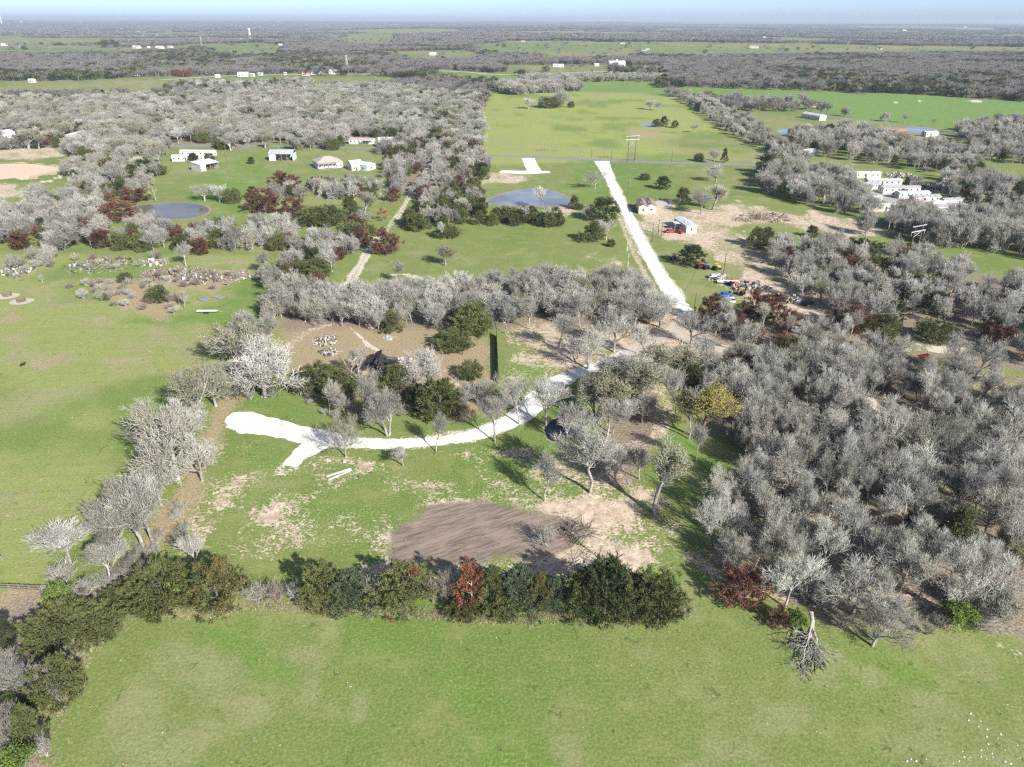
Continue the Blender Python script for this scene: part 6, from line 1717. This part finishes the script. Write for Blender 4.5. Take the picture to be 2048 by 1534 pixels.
def hframe(px, py, sep, h, yaw, label):
    x, y = G(px, py); r = empty('transmission_pylon', (x, y, 0), yaw); tag(r, label, 'pylon')
    for s in (-1, 1): MB().tube((s * sep / 2, 0, -.5), (s * sep / 2, 0, h), .26, .17, 8).build('pole', M['pole'], r)
    MB().box(-sep * .95, sep * .95, -.14, .14, h - 2.6, h - 2.2).build('crossarm', M['steel'], r)
    MB().box(-sep * .95, sep * .95, -.12, .12, h - .5, h - .2).build('crossarm', M['steel'], r)
    for a, b in (((-sep/2, h - 2.8), (sep/2, h * .55)), ((sep/2, h - 2.8), (-sep/2, h * .55))):
        MB().tube((a[0], .2, a[1]), (b[0], .2, b[1]), .08, .08, 6).build('brace', M['steel'], r)
    for q in (-.9, 0, .9): MB().tube((q * sep, 0, h - 2.6), (q * sep, 0, h - 3.9), .09, .09, 6).build('insulator', M['steel'], r)
hframe(1262, 324, 5.0, hpx(1262,324,50), .35, 'tall twin pole pylon at the paved road over the far bright field')
hframe(1826, 503, 4.4, hpx(1826,503,52), .5, 'tall twin pole pylon with pale crossarm at the right wood')
for px, py, n, lb in ((695, 143, 30, 'grey lattice pylon in the woods left of the far fields'), (403, 88, 16, 'small pale lattice pylon at the far left fields')):
    x, y = G(px, py); h = hpx(px, py, n); r = empty('lattice_pylon', (x, y, tz(x, y)), .4); tag(r, lb, 'pylon')
    a = h * .09
    for sx in (-1, 1):
        for sy in (-1, 1): MB().tube((sx * a, sy * a, 0), (sx * .4, sy * .4, h), h * .008, h * .005, 4).build('leg', M['steel'], r)
    m = MB()
    for k in range(7):
        z0, z1 = h * k / 7, h * (k + 1) / 7; a0 = a + (.4 - a) * k / 7; a1 = a + (.4 - a) * (k + 1) / 7
        for s in (-1, 1): m.tube((-s * a0, -a0, z0), (s * a1, -a1, z1), h * .004, h * .004, 4); m.tube((-a0, -s * a0, z0), (-a1, s * a1, z1), h * .004, h * .004, 4)
    m.build('bracing', M['steel'], r)
    for z in (.72, .84, .96): MB().tube((-h * .12, 0, h * z), (h * .12, 0, h * z), h * .006, h * .006, 4).build('crossarm', M['steel'], r)

# ------------------------------------------------------------------ fences
def fence_line(name, A, B, h, n, label, panel=True, pm='char', th=.05, rails=0, z=0):
    ax, ay = G(*A); bx, by = G(*B); L = math.hypot(bx - ax, by - ay); r = empty(name, (ax, ay, 0), math.atan2(by - ay, bx - ax)); tag(r, label, 'fence')
    post = MB().box(-.06, .06, -.06, .06, 0, h + .08).mesh('post', M['wood'] if not panel else M[pm])
    pan = MB().box(.07, L / n - .07, -th / 2, th / 2, .06, h).mesh('panel', M[pm])
    rail = MB().box(.07, L / n - .07, -.04, .04, -.05, .05).mesh('rail', M['wood'])
    for i in range(n + 1):
        o = mesh_obj('post', post, r); o.location = (L * i / n, 0, 0)
        if i == n: break
        if panel: o = mesh_obj('panel', pan, r); o.location = (L * i / n, random.uniform(-.03, .03), random.uniform(-.05, .05))
        for q in range(rails): o = mesh_obj('rail', rail, r); o.location = (L * i / n, 0, h * (q + 1) / rails * .92)
M['black_panel'] = simple_mat('black_fence_panel', (0.018, 0.018, 0.018), 0.7, 0.3)
fence_line('privacy_fence', (993, 673), (997, 768), 1.9, 14, 'tall black panel fence ending the brown grass yard', pm='black_panel')
fence_line('wooden_fence', (-60, 1177), (82, 1184), 1.3, 7, 'brown wooden rail fence between meadow and brown pasture', False, rails=3)
x, y = G(84, 1184); r = empty('field_gate', (x, y, 0), .05); tag(r, 'silver tube gate at the end of the brown wooden fence', 'gate')
for q in range(6): MB().tube((.1, 0, .25 + .2 * q), (3.2, 0, .25 + .2 * q), .025, .025, 6).build('tube', M['steel'], r)
for q in (.1, 1.6, 3.2): MB().tube((q, 0, .2), (q, 0, 1.3), .03, .03, 6).build('upright', M['steel'], r)
fence_line('arena_fence', (-60, 330), (60, 327), 1.4, 24, 'brown rail fence on the upper side of the sand arena', False, rails=3)
fence_line('arena_fence', (60, 358), (124, 344), 1.4, 14, 'brown rail fence on the lower right side of the sand arena', False, rails=3)
fence_line('arena_fence', (60, 327), (126, 336), 1.4, 14, 'brown rail fence closing the right end of the sand arena', False, rails=3)

# ------------------------------------------------------------------ small things
def simple(name, px, py, label, cat, build, rz=0.0, z=0.0):
    x, y = G(px, py); r = empty(name, (x, y, z), rz); tag(r, label, cat); build(r); return r
def beam(px0, py0, px1, py1, label):
    a = Vector((*G(px0, py0), .12)); b = Vector((*G(px1, py1), .12)); L = (b - a).length
    r = empty('white_beam', a, math.atan2(b.y - a.y, b.x - a.x)); tag(r, label, 'beam')
    MB().box(0, L, -.16, .16, -.09, -.05).build('flange', M['wall_white'], r); MB().box(0, L, -.16, .16, .09, .13).build('flange', M['wall_white'], r); MB().box(0, L, -.05, .05, -.05, .09).build('web', M['wall_white'], r)
beam(653, 954, 702, 938, 'upper one of two long white beams lying in the green lot')
beam(657, 961, 703, 941, 'lower one of two long white beams lying in the green lot')
def stump(r):
    MB().tube((0, 0, 0), (0, 0, .45), .42, .36, 12).build('stump', M['bark'], r); MB().tube((0, 0, .452), (0, 0, .47), .33, .33, 12).build('cut_face', M['rubble'], r)
simple('tree_stump', 689, 924, 'pale cut stump under the tan budding tree', 'stump', stump)
def ring(r):
    for k in range(16):
        a = k * math.pi / 8; MB().tube((1.25 * math.cos(a), 1.25 * math.sin(a), 0), (1.25 * math.cos(a), 1.25 * math.sin(a), 1.2), .03, .03, 5).build('bar', M['pole'], r)
    for z in (.3, 1.15):
        m = MB(); m.path([(1.25 * math.cos(k * math.pi / 8), 1.25 * math.sin(k * math.pi / 8), z) for k in range(17)], .05, .05, 5); m.build('hoop', M['pole'], r)
    g = np.random.default_rng(3); n = 260; P = g.normal(0, 1, (n, 3)) * [.45, .45, .2] + [0, 0, .3]; D = g.normal(0, 1, (n, 3)); D /= np.linalg.norm(D, axis=1)[:, None]
    V, T = blades(P, D, np.full(n, .5), np.full(n, .12), g); V[:, 2] = np.maximum(V[:, 2], .01); tag(mesh_obj('hay', np_mesh('hay', V, [T], M['straw']), r), kind='stuff')
for px, py, lb in ((15, 592, 'left hay ring on its trampled bare circle in the meadow'), (43, 603, 'right hay ring on its trampled bare circle in the meadow')):
    simple('hay_ring', px, py, lb, 'hay ring', ring)
    x, y = G(px, py); a = np.linspace(0, 2 * math.pi, 20, endpoint=False)
    sheet('trampled_ground', np.stack([x + 3.6 * np.cos(a), y + 3.0 * np.sin(a)], 1), .008, M['tan_gravel'], .2, 0, True)
def trough(r):
    for k in range(9): MB().box(-2.0, 2.0, -1.2 + k * .27, -1.2 + k * .27 + .13, .30, .38 + .0 * k).build('slat', M['steel'], r)
    for sx in (-1.9, 1.8): MB().box(sx, sx + .1, -1.3, 1.3, 0, .295).build('rail', M['wall_dark'], r)
simple('slatted_rack', 409, 600, 'left grey slatted metal rack lying in the meadow', 'rack', trough, -.7)
simple('slatted_rack', 438, 595, 'right grey slatted metal rack with weeds around it', 'rack', trough, -.6)
def cow_mesh():
    m = MB()
    prof = [(-1.0, .75, .30, .32), (-.8, .95, .34, .40), (0, .92, .36, .45), (.7, .98, .33, .42), (.95, 1.1, .22, .28), (1.3, 1.25, .14, .18), (1.45, 1.2, .15, .17), (1.75, 1.05, .08, .09)]
    V = []
    for x_, z_, ry_, rz_ in prof:
        for k in range(8): a = k * math.pi / 4; V.append((x_, ry_ * math.cos(a), z_ + rz_ * math.sin(a)))
    F = [(i * 8 + k, i * 8 + (k + 1) % 8, (i + 1) * 8 + (k + 1) % 8, (i + 1) * 8 + k) for i in range(len(prof) - 1) for k in range(8)] + [tuple(range(8))[::-1], tuple(range(56, 64))]
    m.add(V, F)
    for x_ in (-.8, .65):
        for s in (-1, 1): m.tube((x_, s * .22, .8), (x_ + .05, s * .22, 0), .12, .06, 6)
    m.tube((-1.0, 0, 1.1), (-1.15, 0, .4), .04, .03, 5)
    for s in (-1, 1): m.tube((1.4, s * .1, 1.35), (1.4, s * .3, 1.38), .04, .06, 5)
    return m.mesh('cow_body', M['black_hide'])
M['black_hide'] = simple_mat('black_hide', (0.018, 0.015, 0.013), 0.7, 0.2)
cm = cow_mesh()
for i, (px, py, lb) in enumerate(((120, 185, 'leftmost black cow on the far left pasture'), (142, 184, 'black cow beside the pale ground patch of the far left pasture'), (150, 183.5, 'black cow just right of the pale ground patch'), (158, 184, 'third black cow of the tight group on the pasture'),
                                   (166, 181, 'black cow farthest back on the far left pasture'), (178, 184.5, 'rightmost black cow on the far left pasture'), (303, 186, 'single black cow apart at the right of the pasture'), (46, 732, 'black calf alone on the big left meadow'))):
    x, y = G(px, py); o = mesh_obj('black_cow', cm); o.location = (x, y, 0); o.rotation_euler = (0, 0, random.random() * 6); tag(o, lb, 'cow')
    if py > 700: o.scale = (.6, .6, .6)
# fallen tree reaching into the lower field
A_ = Vector((*G(1618, 1240), 1.4)); B_ = Vector((*G(1640, 1345), 0.2))
FL_ = (B_ - A_).length; pl = grow(912, (FL_ * .42, .24), [dict(n=6, t0=.3, ang=(16, 50), lr=(1.0, 1.5), rr=.6, seg=3, jit=.16, up=-.02, sides=4, lift=0), dict(n=5, t0=.25, ang=(20, 50), lr=(.4, .65), rr=.55, seg=2, jit=.2, up=0, lift=0), dict(n=5, t0=.2, ang=(25, 60), lr=(.4, .7), rr=.6, seg=2, jit=.2, lift=0), dict(n=3, t0=.2, ang=(25, 60), lr=(.5, .8), rr=.7, seg=1, rmin=.018, lift=0)])
d = (B_ - A_).normalized(); q = d.to_track_quat('Z', 'Y').to_matrix()
r = empty('fallen_tree', (A_.x, A_.y, 0), 0.0, (1.45, 1.3, 1.3)); tag(r, 'fallen bare tree spreading its branches onto the lower field', 'fallen tree')
for nm, sl, mt in (('trunk', pl[:2], 'bark'), ('branches', pl[2:], 'twig')):
    V, F = tubes(sl); V = V @ np.array(q).T; V[:, 2] = np.maximum(V[:, 2] * .35 + 1.3 - .12 * np.hypot(V[:, 0], V[:, 1]), .03); mesh_obj(nm, np_mesh(nm, V, F, M[mt]), r)
# limestone rocks in the corner of the lower field
g = np.random.default_rng(44)
rk = []
for i in range(4):
    m = MB(); n = 7; V = []
    for z_, s in ((0, 1.0), (.5, .9), (.85, .5)):
        for k in range(n): a = k * 6.283 / n; q = s * g.uniform(.75, 1.15); V.append((q * math.cos(a), q * math.sin(a) * .8, z_ * .5))
    F = [(j * n + k, j * n + (k + 1) % n, (j + 1) * n + (k + 1) % n, (j + 1) * n + k) for j in range(2) for k in range(n)] + [tuple(range(2 * n, 3 * n)), tuple(range(n))[::-1]]
    rk.append(m.add(V, F).mesh('rock', M['rock']))
RP = [(1941,1427),(1948,1431),(1961,1442),(1937,1440),(1957,1453),(1974,1458),(2001,1468),(1973,1473),(1996,1476),(1976,1488),(1974,1497),(2035,1490),(2010,1500),(1984,1507),(1962,1500),(1925,1503),(1928,1514),(1941,1515),(1962,1513),(1973,1518),(1986,1514),(2010,1523),(2021,1527),(1906,1527),(1918,1522),(1852,1518),(1822,1518),(1814,1522),(1832,1522),(2040,1515),(1640,1466),(1633,1463),(1426,1392),(662,1239),(987,1250),(922,1282),(993,1275),(914,1275),(1263,1330),(1094,1343),(1295,1356),(1166,1455),(880,1480),(706,1305),(695,1365),(702,1373),(325,1465),(560,1490)]
for i, (px, py) in enumerate(RP):
    x, y = G(px, py); o = mesh_obj('limestone_rock', rk[i % 4]); s = g.uniform(.07, .12) if i > 29 else g.uniform(.08, .19); o.location = (x, y, -.01); o.scale = (s, s, s); o.rotation_euler = (0, 0, g.random() * 6)
    c_ = i < 30
    tag(o, 'pale limestone rock among the cluster in the corner of the lower field' if c_ else 'single small pale rock lying in the lower field grass', 'rock', 'rocks clustered in the field corner' if c_ else 'loose rocks spread over the lower field')

# ------------------------------------------------------------------ grass tufts and weeds standing in the turf (nobody could count them)
def tuft(name, seed, mat, n=26, h=.28, r=.22):
    g = np.random.default_rng(seed); P = np.stack([g.normal(0, r * .5, n), g.normal(0, r * .5, n), np.zeros(n)], 1)
    D = g.normal(0, .5, (n, 3)); D[:, 2] = 1; D /= np.linalg.norm(D, axis=1)[:, None]
    V, T = blades(P, D, g.uniform(.5, 1.2, n) * h, np.full(n, .05), g)
    return np_mesh(name, V, [T], M[mat])
M['grass_blade'] = veg_mat('grass_blades', (0.24, 0.27, 0.09), (0.16, 0.20, 0.06), 0.25, 1.0, trans=.3)
M['grass_dry'] = veg_mat('dry_blades', (0.42, 0.39, 0.24), (0.33, 0.31, 0.18), 0.2, 1.0, trans=.2)
TD = [tuft('dry_tuft', 3, 'grass_dry', 26, .42, .3), tuft('dry_tuft_low', 4, 'grass_dry', 20, .28, .3)]
def tufts(name, n, y0, y1, protos, label, seed, thr, sc_=(.7, 1.6)):
    g = np.random.default_rng(seed)
    X = g.uniform(-150, 150, n); Y = g.uniform(y0, y1, n)
    m = (np.abs(X) / (Y + 25) < .85) & (fbm(X / 9, Y / 9, seed, 3) > thr)
    for P in (GP([(447,846),(470,815),(560,850),(850,872),(985,845),(1080,780),(1300,690),(1320,700),(1090,800),(1000,880),(860,900),(640,900),(580,935),(560,930),(600,890),(500,875)]), GP([(1085,835),(1160,820),(1165,870),(1100,900)])):
        m &= poly_sd(P, X, Y) < 0
    X, Y = X[m], Y[m]; s = g.uniform(*sc_, len(X))
    scatter(name, protos, X, Y, 2 * s, s, label, seed)
tufts('dry_grass_tufts', 4000, 50, 230, TD, 'dry straw coloured weeds standing in the fields', 32, .45, (.5, 1.0))
# tall dry grass fringe at the foot of the hedge and along the field edge
E_ = GP([(110,1440),(160,1330),(215,1245),(300,1222),(420,1228),(500,1212),(600,1216),(700,1222),(820,1226),(930,1236),(1010,1240),(1120,1232),(1200,1240),(1330,1240),(1380,1210)])
X, Y = [], []
for i in range(len(E_) - 1):
    L_ = np.linalg.norm(E_[i + 1] - E_[i]); n = int(L_ * 22)
    t = g.random(n)[:, None]; p = E_[i] * (1 - t) + E_[i + 1] * t + g.normal(0, .6, (n, 2)); X.append(p[:, 0]); Y.append(p[:, 1])
X = np.concatenate(X); Y = np.concatenate(Y); s = g.uniform(.6, 1.3, len(X))
scatter('field_edge_weeds', TD, X, Y, 2 * s, s, 'strip of dry weeds along the edge of the lower field', 35)

# ------------------------------------------------------------------ haze
m_ = MB().box(-46000, 46000, -46000, 46000, -120, 105)
hz = m_.build('haze', None)
hm = bpy.data.materials.new('haze_air'); hm.use_nodes = True; ht = hm.node_tree; ht.nodes.clear()
ho = ht.nodes.new('ShaderNodeOutputMaterial'); hv = ht.nodes.new('ShaderNodeVolumePrincipled')
hv.inputs['Color'].default_value = (0.55, 0.65, 0.78, 1); hv.inputs['Density'].default_value = 0.00008; hv.inputs['Anisotropy'].default_value = 0.0
ht.links.new(hv.outputs[0], ho.inputs['Volume'])
hz.data.materials.append(hm); tag(hz, kind='stuff')
print('objects', len(bpy.data.objects), 'tris', sum(sum(len(p.vertices) - 2 for p in me.polygons) if len(me.polygons) < 500 else int(len(me.loops) - 2 * len(me.polygons)) for me in bpy.data.meshes))
